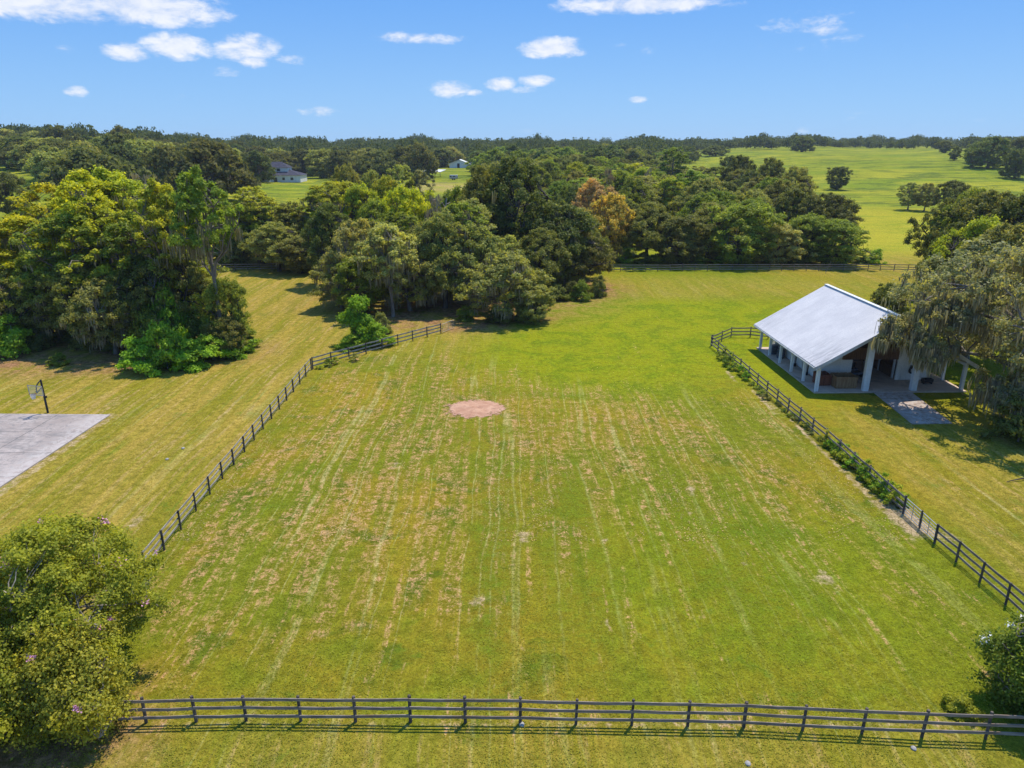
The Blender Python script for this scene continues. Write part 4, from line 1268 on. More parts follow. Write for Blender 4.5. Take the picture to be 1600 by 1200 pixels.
    X_, h_ = from_px(754, 254, 430)
    T = empty('water_tank', (X_, 430, gz(X_, 430))); tag(T, 'small white tank on a stand right of the far white barn', 'tank')
    m = MB(); m.tube([(0, 0, h_ - 3.4), (0, 0, h_ - .9), (0, 0, h_ - .3), (0, 0, h_)], [1.1, 1.1, .7, .1], 14); m.build('tank', M['white'], T)
    for a in range(4):
        cx_, sy_ = .8 * math.cos(a * math.pi / 2 + .7), .8 * math.sin(a * math.pi / 2 + .7)
        m = MB(); m.tube([(cx_ * 1.4, sy_ * 1.4, -.2), (cx_, sy_, h_ - 3.4)], .09, 6); m.build('leg', M['fascia'], T)
    # far farmhouse glimpse: red-tan roof behind the big house
    X_, h_ = from_px(440, 250, 420)


far_buildings()

# === TREES ===

# ------------------------------------------------------------------ trees one can tell apart
LEFT = [  # u, vtop, Y, R, kind, colour, label
    (128, 270, 93, 5.6, 'tall', 'yellow', 'tall yellow green tree standing highest in the left wood'),
    (178, 266, 97, 5.2, 'tall', 'ygreen', 'tall airy tree just right of the highest yellow tree in the left wood'),
    (72, 288, 99, 5.2, 'tall', 'yellow', 'yellow topped tree behind the court, near the left edge of the wood'),
    (310, 271, 82.5, 3.5, 'leggy', 'green', 'tall tree with a long bare trunk at the right end of the left wood'),
    (240, 290, 86, 3.4, 'leggy', 'ygreen', 'green tree with open crown behind the middle of the left wood'),
    (276, 322, 95, 3.6, 'tall', 'green', 'slim green tree left of the bare trunk'),
    (392, 296, 150, 6.4, 'tall', 'ygreen', 'green tree at the back left corner of the clearing'),
    (352, 318, 150, 5.2, 'tall', 'green', 'mossy green tree between the pale trunk and the clearing'),
    (18, 335, 92, 5.4, 'tall', 'yellow', 'bushy yellow green tree at the left edge of the photo'),
    (96, 330, 88, 4.8, 'tall', 'green', 'green tree in the front left wood below the yellow tops'),
    (155, 322, 89, 4.8, 'tall', 'ygreen', 'tree with hanging moss in the middle of the left wood'),
    (206, 336, 88, 4.5, 'tall', 'green', 'dark green mossy tree right of the middle of the left wood'),
    (252, 352, 87, 4.5, 'tall', 'green', 'thin trunked green tree left of the tall bare trunk'),
    (54, 395, 89, 5.0, 'oak', 'green', 'broad green oak low at the left edge of the wood'),
    (20, 425, 88, 4.8, 'oak', 'oak', 'dark low oak behind the basketball hoop'),
    (112, 412, 86, 5.0, 'oak', 'oak', 'broad shaded oak above the brown leaf litter'),
    (160, 432, 83, 4.4, 'mossy', 'olive', 'olive oak drooping low with moss in front of the left wood'),
    (215, 402, 86, 4.4, 'oak', 'dark', 'dark leafy tree behind the bright vines of the left wood'),
    (262, 398, 86, 4.4, 'oak', 'oak', 'dense tree behind the vine bank, left of the bare trunk'),
    (346, 436, 84, 2.9, 'round', 'green', 'small dark round tree at the right tip of the left wood'),
    (352, 495, 82, 2.5, 'round', 'oak', 'low dark shrubby tree above the bright vines at the wood tip'),
]
MID = [
    (368, 368, 147, 4.6, 'round', 'oak', 'round dull green tree at the back left of the clearing'),
    (340, 352, 150, 5.0, 'round', 'green', 'green tree behind the bare trunk at the end of the left wood'),
    (602, 284, 150, 5.4, 'oak', 'ygreen', 'light green tree right of the field below the slate roofed house'),
    (500, 296, 152, 5.0, 'tall', 'green', 'green tree at the left end of the middle wood skyline'),
    (580, 274, 176, 5.2, 'oak', 'olive', 'olive tree in front of the far field, left of the small sheds'),
    (428, 352, 141, 6.0, 'oak', 'olive', 'rounded olive tree at the back of the clearing, left one'),
    (468, 372, 139, 5.0, 'round', 'oak', 'low dark tree at the back of the clearing, right one'),
    (402, 330, 150, 6.2, 'oak', 'green', 'green tree rising behind the clearing fence'),
    (452, 322, 152, 6.2, 'oak', 'oak', 'dark tree behind the rounded olive tree of the clearing'),
    (512, 326, 126, 5.0, 'oak', 'dark', 'dark tree at the left shoulder of the middle wood'),
    (518, 286, 148, 7.0, 'tall', 'ygreen', 'broad yellow green tree below the slate roofed house'),
    (562, 296, 143, 6.4, 'oak', 'ygreen', 'sunlit green tree right of the slate roofed house'),
    (540, 262, 175, 5.0, 'oak', 'olive', 'olive tree top standing directly right of the slate roofed house'),
    (586, 322, 132, 6.0, 'oak', 'green', 'leafy tree left of the bright yellow crown'),
    (638, 298, 134, 5.2, 'round', 'yellow', 'bright yellow green round crown in the middle wood'),
    (622, 260, 172, 4.2, 'tall', 'olive', 'small brownish topped tree in front of the far field'),
    (655, 268, 176, 3.4, 'tall', 'grey', 'thin grey mossy tree beside the far field'),
    (556, 342, 112, 4.8, 'mossy', 'pale', 'pale green mossy tree in the front of the middle wood'),
    (528, 396, 108, 4.0, 'mossy', 'olive', 'drooping mossy tree over the clearing shadow'),
    (604, 352, 102, 4.4, 'forked', 'pale', 'mossy tree with forked pale trunk behind the vine covered tree'),
    (560, 402, 104, 4.0, 'round', 'green', 'dark green tree left of the forked pale trunk'),
    (634, 372, 106, 5.0, 'mossy', 'olive', 'brown olive crown draped with moss in the middle wood'),
    (690, 338, 108, 5.6, 'oak', 'olive', 'tall oak with a thick dark trunk near the grey gate'),
    (662, 352, 112, 5.2, 'oak', 'oak', 'dark oak left of the thick trunked oak near the gate'),
    (735, 352, 109, 5.2, 'mossy', 'olive', 'mossy oak between the gate and the olive dome'),
    (792, 394, 100, 5.4, 'mossy', 'olive', 'olive dome shaped oak at the right front of the middle wood'),
    (834, 445, 99, 3.2, 'round', 'olive', 'low rounded crown at the right foot of the olive dome'),
    (806, 258, 132, 9.0, 'oak', 'dark', 'largest dark oak towering over the middle wood'),
    (752, 270, 136, 6.4, 'oak', 'oak', 'dark oak touching the left side of the largest oak'),
    (872, 322, 126, 7.4, 'oak', 'dark', 'dark oak right of the largest oak, reaching the lawn'),
    (908, 362, 124, 5.4, 'oak', 'oak', 'dark low oak at the right end of the middle wood'),
    (846, 360, 118, 5.4, 'oak', 'oak', 'dark oak rising behind the olive dome'),
    (715, 300, 140, 6.0, 'oak', 'green', 'green tree between the dead grey tree and the largest oak'),
    (928, 282, 168, 6.0, 'mossy', 'tan', 'tan brown mossy tree behind the dark oaks'),
    (954, 306, 153, 5.8, 'mossy', 'gold', 'golden mossy tree left of the far tree row'),
    (905, 330, 152, 5.6, 'oak', 'olive', 'olive tree between the dark oak and the golden tree'),
    (1016, 322, 152, 7.2, 'oak', 'oak', 'dark oak with a black trunk at the left of the far tree row'),
    (1068, 340, 149, 6.2, 'round', 'oak', 'grey green oak second from the left in the far tree row'),
    (1112, 322, 158, 6.6, 'oak', 'olive', 'mottled oak behind the middle of the far tree row'),
    (1164, 322, 149, 7.6, 'round', 'green', 'large round green oak above the far fence'),
    (1222, 352, 149, 5.6, 'round', 'pale', 'pale green willowy tree right of the large round oak'),
    (1262, 338, 151, 5.4, 'round', 'green', 'green tree above the barn roof peak in the far row'),
    (1312, 346, 148, 6.6, 'round', 'green', 'green oak at the right end of the far tree row'),
    (1296, 306, 168, 7.6, 'oak', 'dark', 'dark oak behind the right end of the far tree row'),
    (1240, 300, 172, 6.6, 'oak', 'oak', 'dark oak above the pale willowy tree'),
    (1246, 266, 215, 7.6, 'oak', 'olive', 'olive oak at the edge of the bright pasture'),
    (1206, 252, 245, 8.0, 'oak', 'oak', 'oak crown at the top of the wood by the pasture'),
    (1158, 246, 265, 6.6, 'oak', 'dark', 'round crown against the pasture, left of its edge oaks'),
    (1054, 233, 285, 7.2, 'tall', 'green', 'tall isolated top rising over the wood left of the pasture'),
    (1176, 300, 190, 7.2, 'oak', 'oak', 'dark crown above the large round green oak'),
]
RIGHT = [
    (1490, 318, 128, 4.8, 'oak', 'dark', 'dark rounded tree beside the pasture behind the mossy oak, left end'),
    (1528, 300, 124, 6.4, 'oak', 'green', 'dark green crown on the skyline of the right hand trees'),
    (1560, 300, 118, 7.2, 'oak', 'oak', 'broad dark crown at the upper right edge of the photo'),
    (1610, 305, 110, 7.0, 'oak', 'dark', 'crown cut by the right edge behind the mossy oak'),
    (1545, 345, 104, 5.6, 'oak', 'ygreen', 'yellow green crown between the dark crowns and the mossy oak'),
    (1500, 352, 112, 4.6, 'oak', 'dark', 'low dark tree directly above the mossy oak'),
    (1585, 352, 96, 6.0, 'oak', 'olive', 'olive crown at the right edge just behind the mossy oak'),
    (1396, 446, 92, 2.8, 'round', 'dark', 'dark green shrubby tree behind the barn roof corner'),
]
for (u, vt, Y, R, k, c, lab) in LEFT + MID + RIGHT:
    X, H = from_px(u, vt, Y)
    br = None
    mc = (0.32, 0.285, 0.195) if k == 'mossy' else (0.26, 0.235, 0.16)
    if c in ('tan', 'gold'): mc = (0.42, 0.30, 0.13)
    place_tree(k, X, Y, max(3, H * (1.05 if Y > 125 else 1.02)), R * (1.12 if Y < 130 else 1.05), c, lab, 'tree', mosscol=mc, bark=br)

# the great mossy oak beside the barn
HERO = Tree('great_oak', 205, 16.5, 13.2, .30, 330, 52000, .17, (.5, 1.15), 'oak', 16, 4600, .95, .6, 'bark_pale', moss_low=False)
PROT['hero'] = [HERO]
e = place_tree('hero', 48.2, 62.0, 16.3, 12.4, 'grey', 'huge grey green oak draped with moss beside the barn drive', 'tree', name='mossy_oak_tree', mosscol=(0.32, 0.285, 0.20), bark='bark')
e.rotation_euler = (0, 0, 2.2)
X, H = from_px(1545, 372, 80); place_tree('mossy', X, 80, H, 7.0, 'grey', 'mossy tree behind the great oak near the right end of the barn', mosscol=(.29, .25, .16))
# low branch that hangs in front of the barn
X, H = from_px(1425, 470, 66.3)
LIMB = Tree('drooping_limb', 211, 5.0, 3.6, .30, 40, 5500, .18, (.4, .8), 'oak', 5, 1500, 1.7, .12, 'bark', moss_low=False)
PROT['limb'] = [LIMB]
hero_root = e


def limb(x, y, z, R, H, rz):
    """more of the great oak: boughs that reach over the barn front, children of the oak"""
    inv = Matrix.LocRotScale(hero_root.location, hero_root.rotation_euler, hero_root.scale).inverted()
    for nm, me, colr in (('low_bough', LIMB.crown, hero_root_col), ('low_bough_moss', LIMB.moss, (0.32, 0.285, 0.20, 1))):
        o_ = ob(nm, me); o_.color = colr
        o_.parent = hero_root
        o_.matrix_parent_inverse = Matrix.Identity(4)
        o_.matrix_local = inv @ Matrix.LocRotScale(Vector((x, y, z)), Matrix.Rotation(rz, 3, 'Z').to_euler(), Vector((R / 3.6, R / 3.6, H / 5)))


hero_root_col = (*COLS['grey'], 1)
for (u, v, Y, R, H, z0, rz) in ((1412, 520, 65.5, 2.6, 3.6, 5.2, 0.3), (1452, 545, 63, 2.2, 3.4, 4.2, 1.6),
                                (1590, 640, 58.5, 3.4, 4.4, 1.0, 4.0), (1490, 500, 64, 3.2, 3.8, 7.2, 5.0)):
    c_, s_ = math.cos(PITCH), math.sin(PITCH)
    up = (600 - v) / FPX; x_ = (u - 800) / FPX
    limb(x_ * Y / (c_ + s_ * up), Y, z0, R, H, rz)

# shrubs and vines
VINES = [
    (228, 578, 2.3, 3.0, 'bright', 'bright green vine mound at the left end of the bank under the left wood'),
    (262, 574, 2.3, 4.2, 'bright', 'tall bright vine mound below the left wood'),
    (300, 572, 2.4, 2.6, 'bright', 'bright vine mound in the middle of the bank'),
    (332, 560, 2.3, 2.4, 'bright', 'bright vine mound right of the middle of the bank'),
    (366, 552, 2.2, 2.4, 'bright', 'bright vine mound near the right end of the bank'),
    (384, 540, 1.6, 2.0, 'green', 'small vine mound at the right tip of the bank'),
    (272, 548, 2.4, 6.5, 'bright', 'vine covered stump rising behind the bank'),
    (238, 556, 2.2, 4.4, 'green', 'green vine mound behind the left end of the bank'),
    (320, 545, 2.2, 4.2, 'green', 'green vine mound behind the middle of the bank'),
    (14, 552, 2.6, 3.6, 'bright', 'bright green bush at the left edge behind the basketball hoop'),
    (92, 568, 1.0, 1.0, 'green', 'tiny green shrub in the leaf litter of the left wood'),
]
for (u, v, R, H, c, lab) in VINES:
    X, Y = bp(u, v + 2); R *= 1.15; H *= 1.1; place_tree('bush', X, Y, H, R, c, lab, 'bush')
X, Y = bp(562, 538); place_tree('vine', X, Y, 6.3, 2.1, 'bright', 'bright green vine covered tree beside the left fence', 'tree')
X, Y = bp(590, 540); place_tree('bush', X, Y, 2.6, 2.0, 'bright', 'green bush right of the vine covered tree', 'bush')
X, Y = bp(550, 545); place_tree('bush', X, Y, 1.6, 1.8, 'bright', 'low green bush at the left foot of the vine covered tree', 'bush')
X, Y = bp(598, 520); place_tree('bush', X, Y, 2.4, 1.3, 'olive', 'small palm like shrub behind the vine covered tree', 'bush')
for (u, v, R, H, c, lab) in [(730, 500, 1.8, 1.8, 'green', 'bush behind the grey gate'), (775, 504, 2.2, 2.0, 'dark', 'dark bush under the left of the olive dome'),
                             (828, 502, 2.2, 2.4, 'dark', 'dark bush under the right of the olive dome'),
                             (355, 577 - 115, 1.2, 1.8, 'green', 'small shrub in the clearing beside the left wood'),
                             (1590, 690, 2.6, 3.4, 'dark', 'dark leafy bush at the foot of the great oak, right edge'),
                             (1500, 1112, 0.8, 0.7, 'ygreen', 'yellow green sapling behind the front fence on the right')]:
    X, Y = bp(u, v); place_tree('bush', X, Y, H, R, c, lab, 'bush')
# understory of the far tree row, behind the far fence
RNG2 = random.Random(12)
for i, u in enumerate(range(955, 1380, 17)):
    X, Y = bp(u + RNG2.uniform(-5, 5), 413 - RNG2.uniform(0, 6))
    place_tree('bush', X, Y, RNG2.uniform(1.2, 2.8), RNG2.uniform(1.6, 2.6), RNG2.choice(['green', 'bright', 'oak', 'dark']),
               'low bush in the undergrowth behind the far board fence', 'bush', group='bushes under the far tree row')
for i in range(26):
    u = RNG2.uniform(-10, 200); v = RNG2.uniform(520, 548)
    X, Y = bp(u, v); place_tree('bush', X, Y, RNG2.uniform(1, 3), RNG2.uniform(1.2, 2.2), RNG2.choice(['green', 'oak', 'dark']),
                                'low shrub in the shade under the left wood', 'bush', group='shrubs under the left wood')
for i in range(22):
    u = RNG2.uniform(500, 940); v = RNG2.uniform(442, 470)
    X, Y = bp(u, v); place_tree('bush', X, Y, RNG2.uniform(1, 3.2), RNG2.uniform(1.2, 2.2), RNG2.choice(['green', 'oak', 'dark']),
                                'low shrub in the shade under the middle wood', 'bush', group='shrubs under the middle wood')


# weeds that grow over the right-hand fence: each clump one plant
def on_poly(pts, t):
    L = [math.dist(a, b) for a, b in zip(pts[:-1], pts[1:])]; d = t * sum(L)
    for (a, b), l in zip(zip(pts[:-1], pts[1:]), L):
        if d <= l: return a[0] + (b[0] - a[0]) * d / l, a[1] + (b[1] - a[1]) * d / l
        d -= l
    return pts[-1]


WD = Tree('weed', 301, 1.3, .8, .0, 10, 1300, .10, (.2, .4), 'bush', 4, 0, 1, .02, 'bark', flat=.9)
PROT['weed'] = [WD, Tree('weed', 302, 1.3, .8, .0, 9, 1100, .10, (.2, .4), 'bush', 4, 0, 1, .02, 'bark', flat=.9)]
ru = [bp(1290, 695), bp(1408, 796)]
for i in range(30):
    x_, y_ = on_poly(ru, (i + RNG2.random()) / 30)
    place_tree('weed', x_ + RNG2.uniform(-.35, .45), y_, RNG2.uniform(.6, 1.25), RNG2.uniform(.45, .8), RNG2.choice(['bright', 'bright', 'ygreen']),
               'leafy vine clump grown over the black fence below the barn', 'vine', group='vines on the right fence', name='vine_clump')
for i in range(7):
    x_, y_ = on_poly([bp(1128, 558), bp(1172, 598)], (i + RNG2.random()) / 7)
    place_tree('weed', x_ + RNG2.uniform(-.4, .4), y_, RNG2.uniform(.6, 1.3), RNG2.uniform(.5, .8), RNG2.choice(['green', 'bright', 'ygreen']),
               'weed clump at the black fence left of the barn', 'weed', group='weeds by the corner of the right fence', name='weed_clump')
for i in range(13):
    x_, y_ = on_poly([bp(1172, 600), bp(1290, 693)], (i + RNG2.random()) / 13)
    place_tree('weed', x_ + RNG2.uniform(-.4, .3), y_, RNG2.uniform(.25, .6), RNG2.uniform(.3, .6), RNG2.choice(['green', 'olive']),
               'small weed tuft along the foot of the right fence', 'weed', group='weed tufts along the right fence', name='weed_clump')
for i in range(4):
    x_, y_ = on_poly([bp(490, 580), bp(690, 525)], (i + RNG2.random()) / 14)
    place_tree('weed', x_ + RNG2.uniform(-.3, .9), y_ + RNG2.uniform(-.3, .5), RNG2.uniform(.4, 1.1), RNG2.uniform(.4, .8), RNG2.choice(['green', 'olive', 'ygreen']),
               'weed tuft along the brown fence near the gate', 'weed', group='weed tufts by the gate fence', name='weed_clump')


# ------------------------------------------------------------------ foreground crepe myrtles
def myrtle(seed, x, y, H, R, color, label, blossom, nbl, n=70000, base=.10):
    T = Tree('crepe_myrtle', seed, H, R, base, 300, n, .085, (.3, .75), 'oak', 14, 0, 1, .10, 'bark_pale', spc=.5)
    e = empty('crepe_myrtle', (x, y, gz(x, y))); tag(e, label, 'tree')
    ob('trunk', T.trunk, e)
    c = ob('crown', T.crown, e); c.color = (*color, 1)
    rng = np.random.RandomState(seed + 5)
    co = np.empty(len(T.crown.vertices) * 3, np.float32); T.crown.vertices.foreach_get('co', co); co = co.reshape(-1, 3)
    # blossom heads sit on the outer, upper shell of the crown
    score = co[:, 2] / H + np.linalg.norm(co[:, :2], axis=1) / R * .8
    cand = co[score > np.quantile(score, .90)]
    for k in range(nbl):
        p = cand[rng.randint(len(cand))]
        m_ = rng.randint(22, 50)
        P = p + rng.normal(0, .085, (m_, 3)) * np.array([1, 1, .9]) * rng.uniform(.8, 1.8)
        V, F = leaf_cards(P, np.tile((0, 0, 1.0), (m_, 1)), .085, rng, 1.1, .9)
        ob('blossom', mesh_np('blossom', V, F, None, [M[blossom]]), e)
    # several pale stems from the ground
    m = MB()
    for k in range(6):
        a = k * 1.05 + seed; r1 = rng.uniform(.8, 1.6)
        m.tube([(.12 * math.cos(a), .12 * math.sin(a), -.2), (.35 * math.cos(a), .35 * math.sin(a), 1.0), (r1 * math.cos(a), r1 * math.sin(a), 2.8), (1.5 * r1 * math.cos(a + .2), 1.5 * r1 * math.sin(a + .2), H * .7)],
               [.06, .05, .04, .015], 6)
    m.build('stems', M['bark_pale'], e)


myrtle(401, -21.3, 28.6, 7.6, 5.0, (0.36, 0.38, 0.05), 'large crepe myrtle with a few pink blossoms in the lower left corner, rear one', 'pink', 34, 95000)
myrtle(402, -19.0, 25.0, 4.8, 2.5, (0.42, 0.40, 0.06), 'crepe myrtle with yellowing leaves at the left end of the front fence', 'pink', 4, 34000, .05)
myrtle(403, -23.6, 25.0, 6.2, 3.8, (0.34, 0.36, 0.05), 'crepe myrtle at the left edge in the lower left corner', 'pink', 8)
myrtle(404, 23.7, 25.6, 5.2, 2.3, (0.18, 0.24, 0.04), 'crepe myrtle with white blossoms cut by the right edge', 'whitefl', 22, 45000, .03)


# ------------------------------------------------------------------ fill of the woods
def inpoly(x, y, poly):
    r = False; n = len(poly); j = n - 1
    for i in range(n):
        (xi, yi), (xj, yj) = poly[i], poly[j]
        if (yi > y) != (yj > y) and x < (xj - xi) * (y - yi) / (yj - yi) + xi: r = not r
        j = i
    return r


def px_of(X, Y, Z):
    c, s = math.cos(PITCH), math.sin(PITCH)
    d = Y * c - (Z - CAM_H) * s
    return 800 + FPX * X / d, 600 - FPX * (Y * s + (Z - CAM_H) * c) / d


taken = [(o.location.x, o.location.y) for o in COL.objects if o.type == 'EMPTY' and o.get('category') == 'tree']


CW = {'oak': 'dull green', 'dark': 'dark', 'olive': 'olive', 'green': 'green', 'yellow': 'yellow topped', 'ygreen': 'yellow green', 'bright': 'bright green',
      'pale': 'pale green', 'grey': 'grey green', 'far': 'dark green', 'blueolive': 'grey olive', 'pine': 'deep green'}


def fill(poly, n, sp, kinds, cols, hrange, rrange, vlim, label, group, seed, ytop=None):
    rg = random.Random(seed); xs = [p[0] for p in poly]; ys = [p[1] for p in poly]
    c = 0; t = 0
    vu, vv = zip(*vlim)
    us = [px_of(x, y, 5)[0] for x, y in poly]; ext = (max(0, min(us)), min(1600, max(us)))
    while c < n and t < 6000:
        t += 1
        x = rg.uniform(min(xs), max(xs)); y = rg.uniform(min(ys), max(ys))
        if not inpoly(x, y, poly) or any((x - a) ** 2 + (y - b) ** 2 < sp * sp for a, b in taken): continue
        H = rg.uniform(*hrange); R = rg.uniform(*rrange)
        u0, v0 = px_of(x, y, gz(x, y) + H)
        lim = np.interp(u0, vu, vv) + rg.uniform(0, 14)
        if v0 < lim:
            _, H2 = from_px(u0, lim, y)
            if H2 < hrange[0] * .55: continue
            H = H2
        if u0 < -150 or u0 > 1750: continue
        if 400 < u0 < 500 and y < 430 and y > 190: continue
        if 640 < u0 < 745 and 200 < y < 530: continue
        if u0 < 72 and 150 < y < 335: continue
        taken.append((x, y)); c += 1
        cc = rg.choice(cols)
        ul, uh = ext; third = min(2, max(0, int(3 * (u0 - ul) / (uh - ul)))); dep = int(3 * (y - min(ys)) / (max(ys) - min(ys) + .01))
        lab = f"{CW[cc]} {label}, {('left', 'middle', 'right')[third]} part, {('front', 'middle', 'back')[dep]} row"
        place_tree(rg.choice(kinds), x, y, H, R * min(1, .5 + .5 * H / hrange[0]), cc, lab, 'tree', group + ', ' + lab.split(', ', 1)[1] + ', ' + CW[cc], moss=rg.random() < .6)
    print('fill', group, c)


near_lim = [(-100, 340), (0, 345), (60, 306), (128, 285), (180, 280), (235, 305), (262, 345), (300, 300), (330, 290), (380, 305), (420, 340), (470, 325), (500, 305), (540, 285),
            (600, 300), (650, 335), (670, 352), (710, 312), (745, 285), (830, 285), (890, 330), (960, 335), (1060, 340), (1400, 345)]
LW = [(-80, 90), (-50, 91), (-42, 89), (-44, 98), (-50, 110), (-55, 118), (-85, 116)]
fill(LW, 18, 4.8, ['tall', 'tall', 'oak'], ['green', 'ygreen', 'oak', 'yellow', 'green'], (12, 19), (4, 5.4), near_lim,
     'tree in the crowded left wood', 'trees filling the left wood', 1)
MW = [bp(520, 470), bp(600, 478), bp(660, 480), bp(740, 472), bp(840, 462), bp(930, 428), bp(930, 400), (10, 185), (-50, 190), (-62, 150), bp(500, 425)]
fill(MW, 28, 5.8, ['oak', 'oak', 'tall', 'mossy'], ['green', 'oak', 'olive', 'dark', 'pale', 'ygreen'], (10, 16), (4.5, 6.2), near_lim,
     'tree in the crowded middle wood', 'trees filling the middle wood', 2)
far_lim = [(-100, 300), (380, 292), (430, 290), (500, 292), (560, 290), (620, 296), (690, 300), (715, 296), (740, 262), (760, 250), (800, 246), (860, 240), (940, 240), (1040, 244), (1085, 258), (1140, 256), (1200, 262), (1260, 285), (1310, 310), (1340, 330)]
RW = [bp(930, 402), bp(1100, 402), bp(1345, 404), (74, 175), (76, 205), (92, 240), (88, 290), (78, 340), (40, 420), (-14, 400), (-10, 300), (-20, 200), (5, 170)]
fill(RW, 120, 7.0, ['oak', 'oak', 'oak', 'tall', 'mossy'], ['green', 'oak', 'olive', 'dark', 'ygreen', 'olive', 'green'], (11, 17), (6, 8), far_lim,
     'crown in the woods behind the far fence', 'trees filling the woods behind the far fence', 3)
RW2 = [(-12, 400), (40, 420), (76, 350), (110, 520), (130, 640), (-20, 620), (-30, 470)]
fill(RW2, 90, 11.0, ['far', 'farround'], ['green', 'far', 'pine', 'green', 'oak'], (11, 16), (7, 9.5), [(600, 228), (740, 226), (1090, 222), (1200, 222)],
     'distant tree left of the pasture', 'distant trees left of the pasture', 4)
CL = [(-120, 196), (-60, 200), (-35, 215), (-35, 250), (-80, 245), (-130, 240)]

# ------------------------------------------------------------------ oaks of the left hill
HILL = [(130, 229, 232, 13.5, 'large spreading oak on the hill at the left, above the yellow trees'),
        (322, 217, 262, 15.5, 'largest spreading oak on the left hill, left of the slate roofed house'),
        (256, 226, 285, 9.0, 'oak left of the largest hill oak'),
        (350, 240, 300, 5.0, 'dark oak directly left of the slate roofed house'),
        (500, 234, 440, 9.5, 'oak behind the right of the slate roofed house'),
        (28, 222, 345, 10.5, 'oak at the upper left edge over the green hill field'),
        (62, 224, 330, 8.0, 'oak above the left green field, right of the edge oak'),
        (8, 268, 205, 5.5, 'dark round tree low at the left edge of the hill field'),
        (188, 208, 330, 11.0, 'dense oak on the hill crest left of centre'),
        (88, 196, 420, 10.0, 'highest oak top on the left skyline'),
        (186, 196, 440, 8.0, 'second highest oak top on the left skyline'),
        (530, 236, 395, 8.5, 'light green oak behind the field right of the house'),
        (590, 236, 405, 11.5, 'wide oak with visible trunk in the far field, left of the sheds'),
        (655, 224, 405, 11.0, 'wide oak left of the far white barn'),
        (625, 228, 430, 9.0, 'oak between the two wide oaks of the far field'),
        (1312, 260, 350, 6.2, 'lone round dark tree in the bright pasture'),
        (1119, 227, 640, 11.5, 'dark clump like oak at the far end of the pasture'),
        (1088, 236, 600, 4.5, 'small round tree left of the dark oak at the pasture end'),
        (1256, 213, 700, 13.0, 'dark wide tree projecting from the far tree line above the pasture'),
        (1478, 219, 640, 7.0, 'small light tree on the far right skyline field'),
        (1495, 229, 500, 5.0, 'small dark tree in the pasture near the right edge'),
        (1552, 214, 440, 13.5, 'large spreading oak in the pasture at the upper right'),
        (1530, 222, 470, 9.0, 'dark oak left of the large spreading oak at the upper right'),
        (1594, 233, 395, 7.5, 'oak cut by the right edge in the upper pasture'),
        (1600, 214, 520, 12.0, 'dark oak behind the right edge oaks of the pasture'),
        (1425, 284, 262, 4.8, 'thin leaved tree left in the small pasture clump'),
        (1452, 285, 258, 4.4, 'airy tree in the middle of the small pasture clump'),
        (1492, 281, 252, 6.0, 'fuller tree at the right of the small pasture clump'),
        (1140, 243, 380, 5.5, 'round tree at the pasture edge left of the lone tree'),
        ]
for (u, vt, Y, R, lab) in HILL:
    X, H = from_px(u, vt, Y)
    lone = 'lone' in lab or 'round' in lab or 'small' in lab
    thin = 'thin' in lab or 'airy' in lab
    place_tree('mossy' if thin else ('round' if lone and Y < 420 else ('far' if R > 7 else 'farround')), X, Y, H, R,
               'olive' if thin else ('blueolive' if u < 700 else 'dark'), lab, 'tree', moss=False)
    taken.append((X, Y))
# dead snag by the hill oak and the dead grey tree in the middle wood
def snag(u, vt, Y, R, label, seed, mc, n=1200):
    X, H = from_px(u, vt, Y)
    T = Tree('dead_tree', seed, H, R, .25, 30, 60, .2, (.5, 1.0), 'tall', 12, n, 1.3, .22, 'bark_pale', moss_low=False)
    e = empty('dead_tree', (X, Y, gz(X, Y))); tag(e, label, 'dead tree')
    ob('trunk', T.trunk, e); m_ = ob('hanging_moss', T.moss, e); m_.color = (*mc, 1)
snag(686, 274, 126, 2.6, 'dead grey tree hung with moss in front of the far straw coloured field', 501, (.30, .25, .20))
snag(222, 262, 205, 3.2, 'bare pale dead tree between the two largest hill oaks', 502, (.34, .28, .2), 600)
snag(952, 258, 215, 3.0, 'bare brownish tree behind the tan mossy tree', 503, (.30, .22, .15), 900)
snag(1015, 255, 235, 3.0, 'grey bare topped tree in the wood left of the pasture', 504, (.28, .24, .18), 700)

hill_lim = [(-100, 196), (40, 203), (90, 205), (140, 210), (190, 208), (240, 216), (300, 220), (350, 216), (420, 218), (520, 220), (620, 222), (700, 222), (800, 222)]
HL = [(-330, 330), (-265, 375), (-215, 345), (-175, 330), (-150, 330), (-128, 345), (-110, 400), (-70, 430), (-40, 450), (-40, 560), (-420, 560), (-420, 330)]
fill(HL, 150, 11, ['far', 'far', 'farround'], ['blueolive', 'far', 'olive', 'blueolive', 'far'], (11, 16), (8, 12), hill_lim,
     'oak covering the left hill', 'oaks covering the left hill', 6)
HL2 = [(-190, 262), (-150, 300), (-128, 345), (-175, 345), (-215, 345), (-225, 300)]
fill(HL2, 14, 11, ['far'], ['blueolive', 'olive', 'far'], (11, 15), (8, 11), hill_lim,
     'oak on the front slope of the left hill', 'oaks on the front of the left hill', 7)


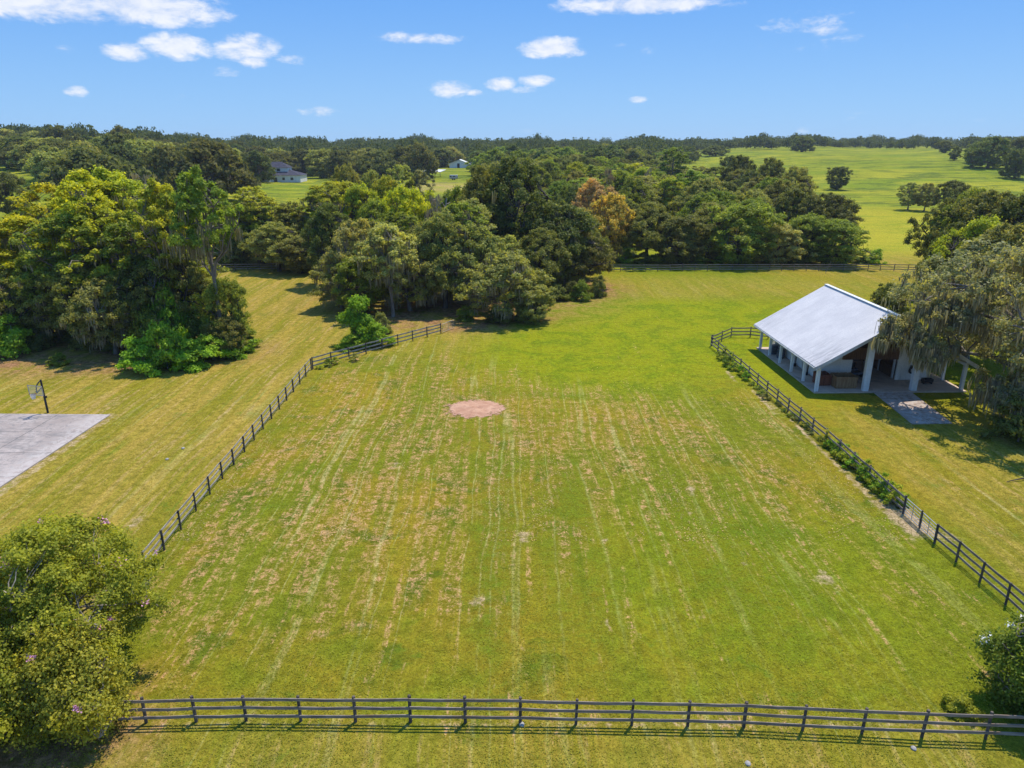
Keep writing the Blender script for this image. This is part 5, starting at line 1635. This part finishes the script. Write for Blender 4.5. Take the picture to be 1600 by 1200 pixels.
# ------------------------------------------------------------------ the far-off wood : one mass
def far_wood():
    rg = np.random.RandomState(77)
    V, F, o = [], [], 0
    protos_ = []
    for k in range(6):
        n = 420
        C = rg.normal(0, 1, (18, 3)) * np.array([.42, .42, .25]); C[:, 2] = np.abs(C[:, 2]) * .75 + .35
        idx = rg.randint(0, 18, n); d = rg.normal(0, 1, (n, 3)); d /= np.linalg.norm(d, axis=1)[:, None]
        P = C[idx] + d * .24
        P[:, 2] = np.clip(P[:, 2], .02, 1.05)
        N = d * .6 + np.array([0, 0, .5])
        protos_.append(leaf_cards(P, N, .12, rg))
    cnt = 0; tries = 0
    pts = []
    while cnt < 2300 and tries < 60000:
        tries += 1
        a = rg.uniform(-.86, .86); Y = 560 + 760 * rg.rand() ** 1.5
        X = a * Y
        inpast = (a > .235) and (Y < 800 + 30 * math.sin(a * 30)) and not (a > .80 and Y > 520)
        if inpast: continue
        if -.11 < a < .0 and Y < 575: continue
        H = (11 + 3.2 * math.sin(a * 23 + 1) * math.sin(a * 61) + 2.5 * math.sin(a * 131 + Y / 90) + rg.uniform(-1.5, 2.5)) * (1.05 if a < .3 else 1); R = rg.uniform(6.5, 11)
        v, f = protos_[rg.randint(6)]
        th = rg.uniform(0, 6.28); c, s = math.cos(th), math.sin(th)
        W = np.stack([(v[:, 0] * c - v[:, 1] * s) * R + X, (v[:, 0] * s + v[:, 1] * c) * R + Y, v[:, 2] * H + gz(X, Y)], 1)
        V.append(W); F.append(f + o); o += len(W); cnt += 1
    me = mesh_np('far_wood', np.concatenate(V), np.concatenate(F), None, [M['leaf_far']])
    w = ob('distant_wood', me); w.color = (.095, .118, .038, 1)
    tag(w, 'continuous dark wood along the whole horizon', 'wood', kind='stuff')


far_wood()


# ------------------------------------------------------------------ grass tufts and dead hay lying on the near ground
def tufts():
    rg = np.random.RandomState(9)
    def layer(n, y0, y1, size, hay, name, colr, label):
        Y = y0 + (y1 - y0) * rg.rand(n) ** 1.3
        X = (rg.rand(n) * 2 - 1) * (Y * .80 + 2)
        cl = np.sin(X * 1.7 + 3 * np.sin(Y * .23)) * np.sin(Y * .31 + X * .2) + .8 * np.sin(X * .55 + 1) + rg.normal(0, .8, n)
        k = (cl > (.9 if hay else -.5)) & (rg.rand(n) < 1.25 - (Y - y0) / (y1 - y0))
        if hay: k &= (X > -22) & (X < 27) & (Y > 26)
        k &= ~((X < -36.5) & (Y < 63) & (Y > 38)) & ~((X > 30) & (Y > 59)) & ~((np.abs(X + 3.5) < 3.2) & (np.abs(Y - 64) < 3))
        X, Y = X[k], Y[k]; n = len(X)
        P = np.stack([X, Y, ground(X, Y) + rg.uniform(.01, .06, n)], 1)
        V, F = leaf_cards(P, np.tile((0, 0, 1.0), (n, 1)), size, rg, 2.4 if hay else 1.8, .35 if hay else .55)
        t = ob(name, mesh_np(name, V, F, None, [M['moss'] if hay else M['turf']])); t.color = colr
        tag(t, label, 'hay' if hay else 'grass', kind='stuff')
    layer(330000, 19, 75, .036, False, 'grass_tufts', (.29, .28, .03, 1), 'short green grass tufts growing over the near paddock')
    layer(60000, 40, 82, .045, True, 'dead_hay', (.66, .46, .27, 1), 'dead tan hay scattered in rows over the paddock')


tufts()

# ------------------------------------------------------------------ air
def haze():
    m = MB(); m.box(-1900, 1900, -60, 2200, -42, 46)
    h = m.build('haze', [])
    mat = bpy.data.materials.new('haze'); mat.use_nodes = True
    w = NT(mat.node_tree)
    for n in list(w.n): w.n.remove(n)
    out = w.add('ShaderNodeOutputMaterial'); v = w.add('ShaderNodeVolumePrincipled')
    v.inputs['Color'].default_value = (.78, .86, 1.0, 1); v.inputs['Density'].default_value = 0.00010; v.inputs['Anisotropy'].default_value = .2
    w.l.new(v.outputs[0], out.inputs['Volume'])
    h.data.materials.append(mat)
    tag(h, kind='stuff')


haze()
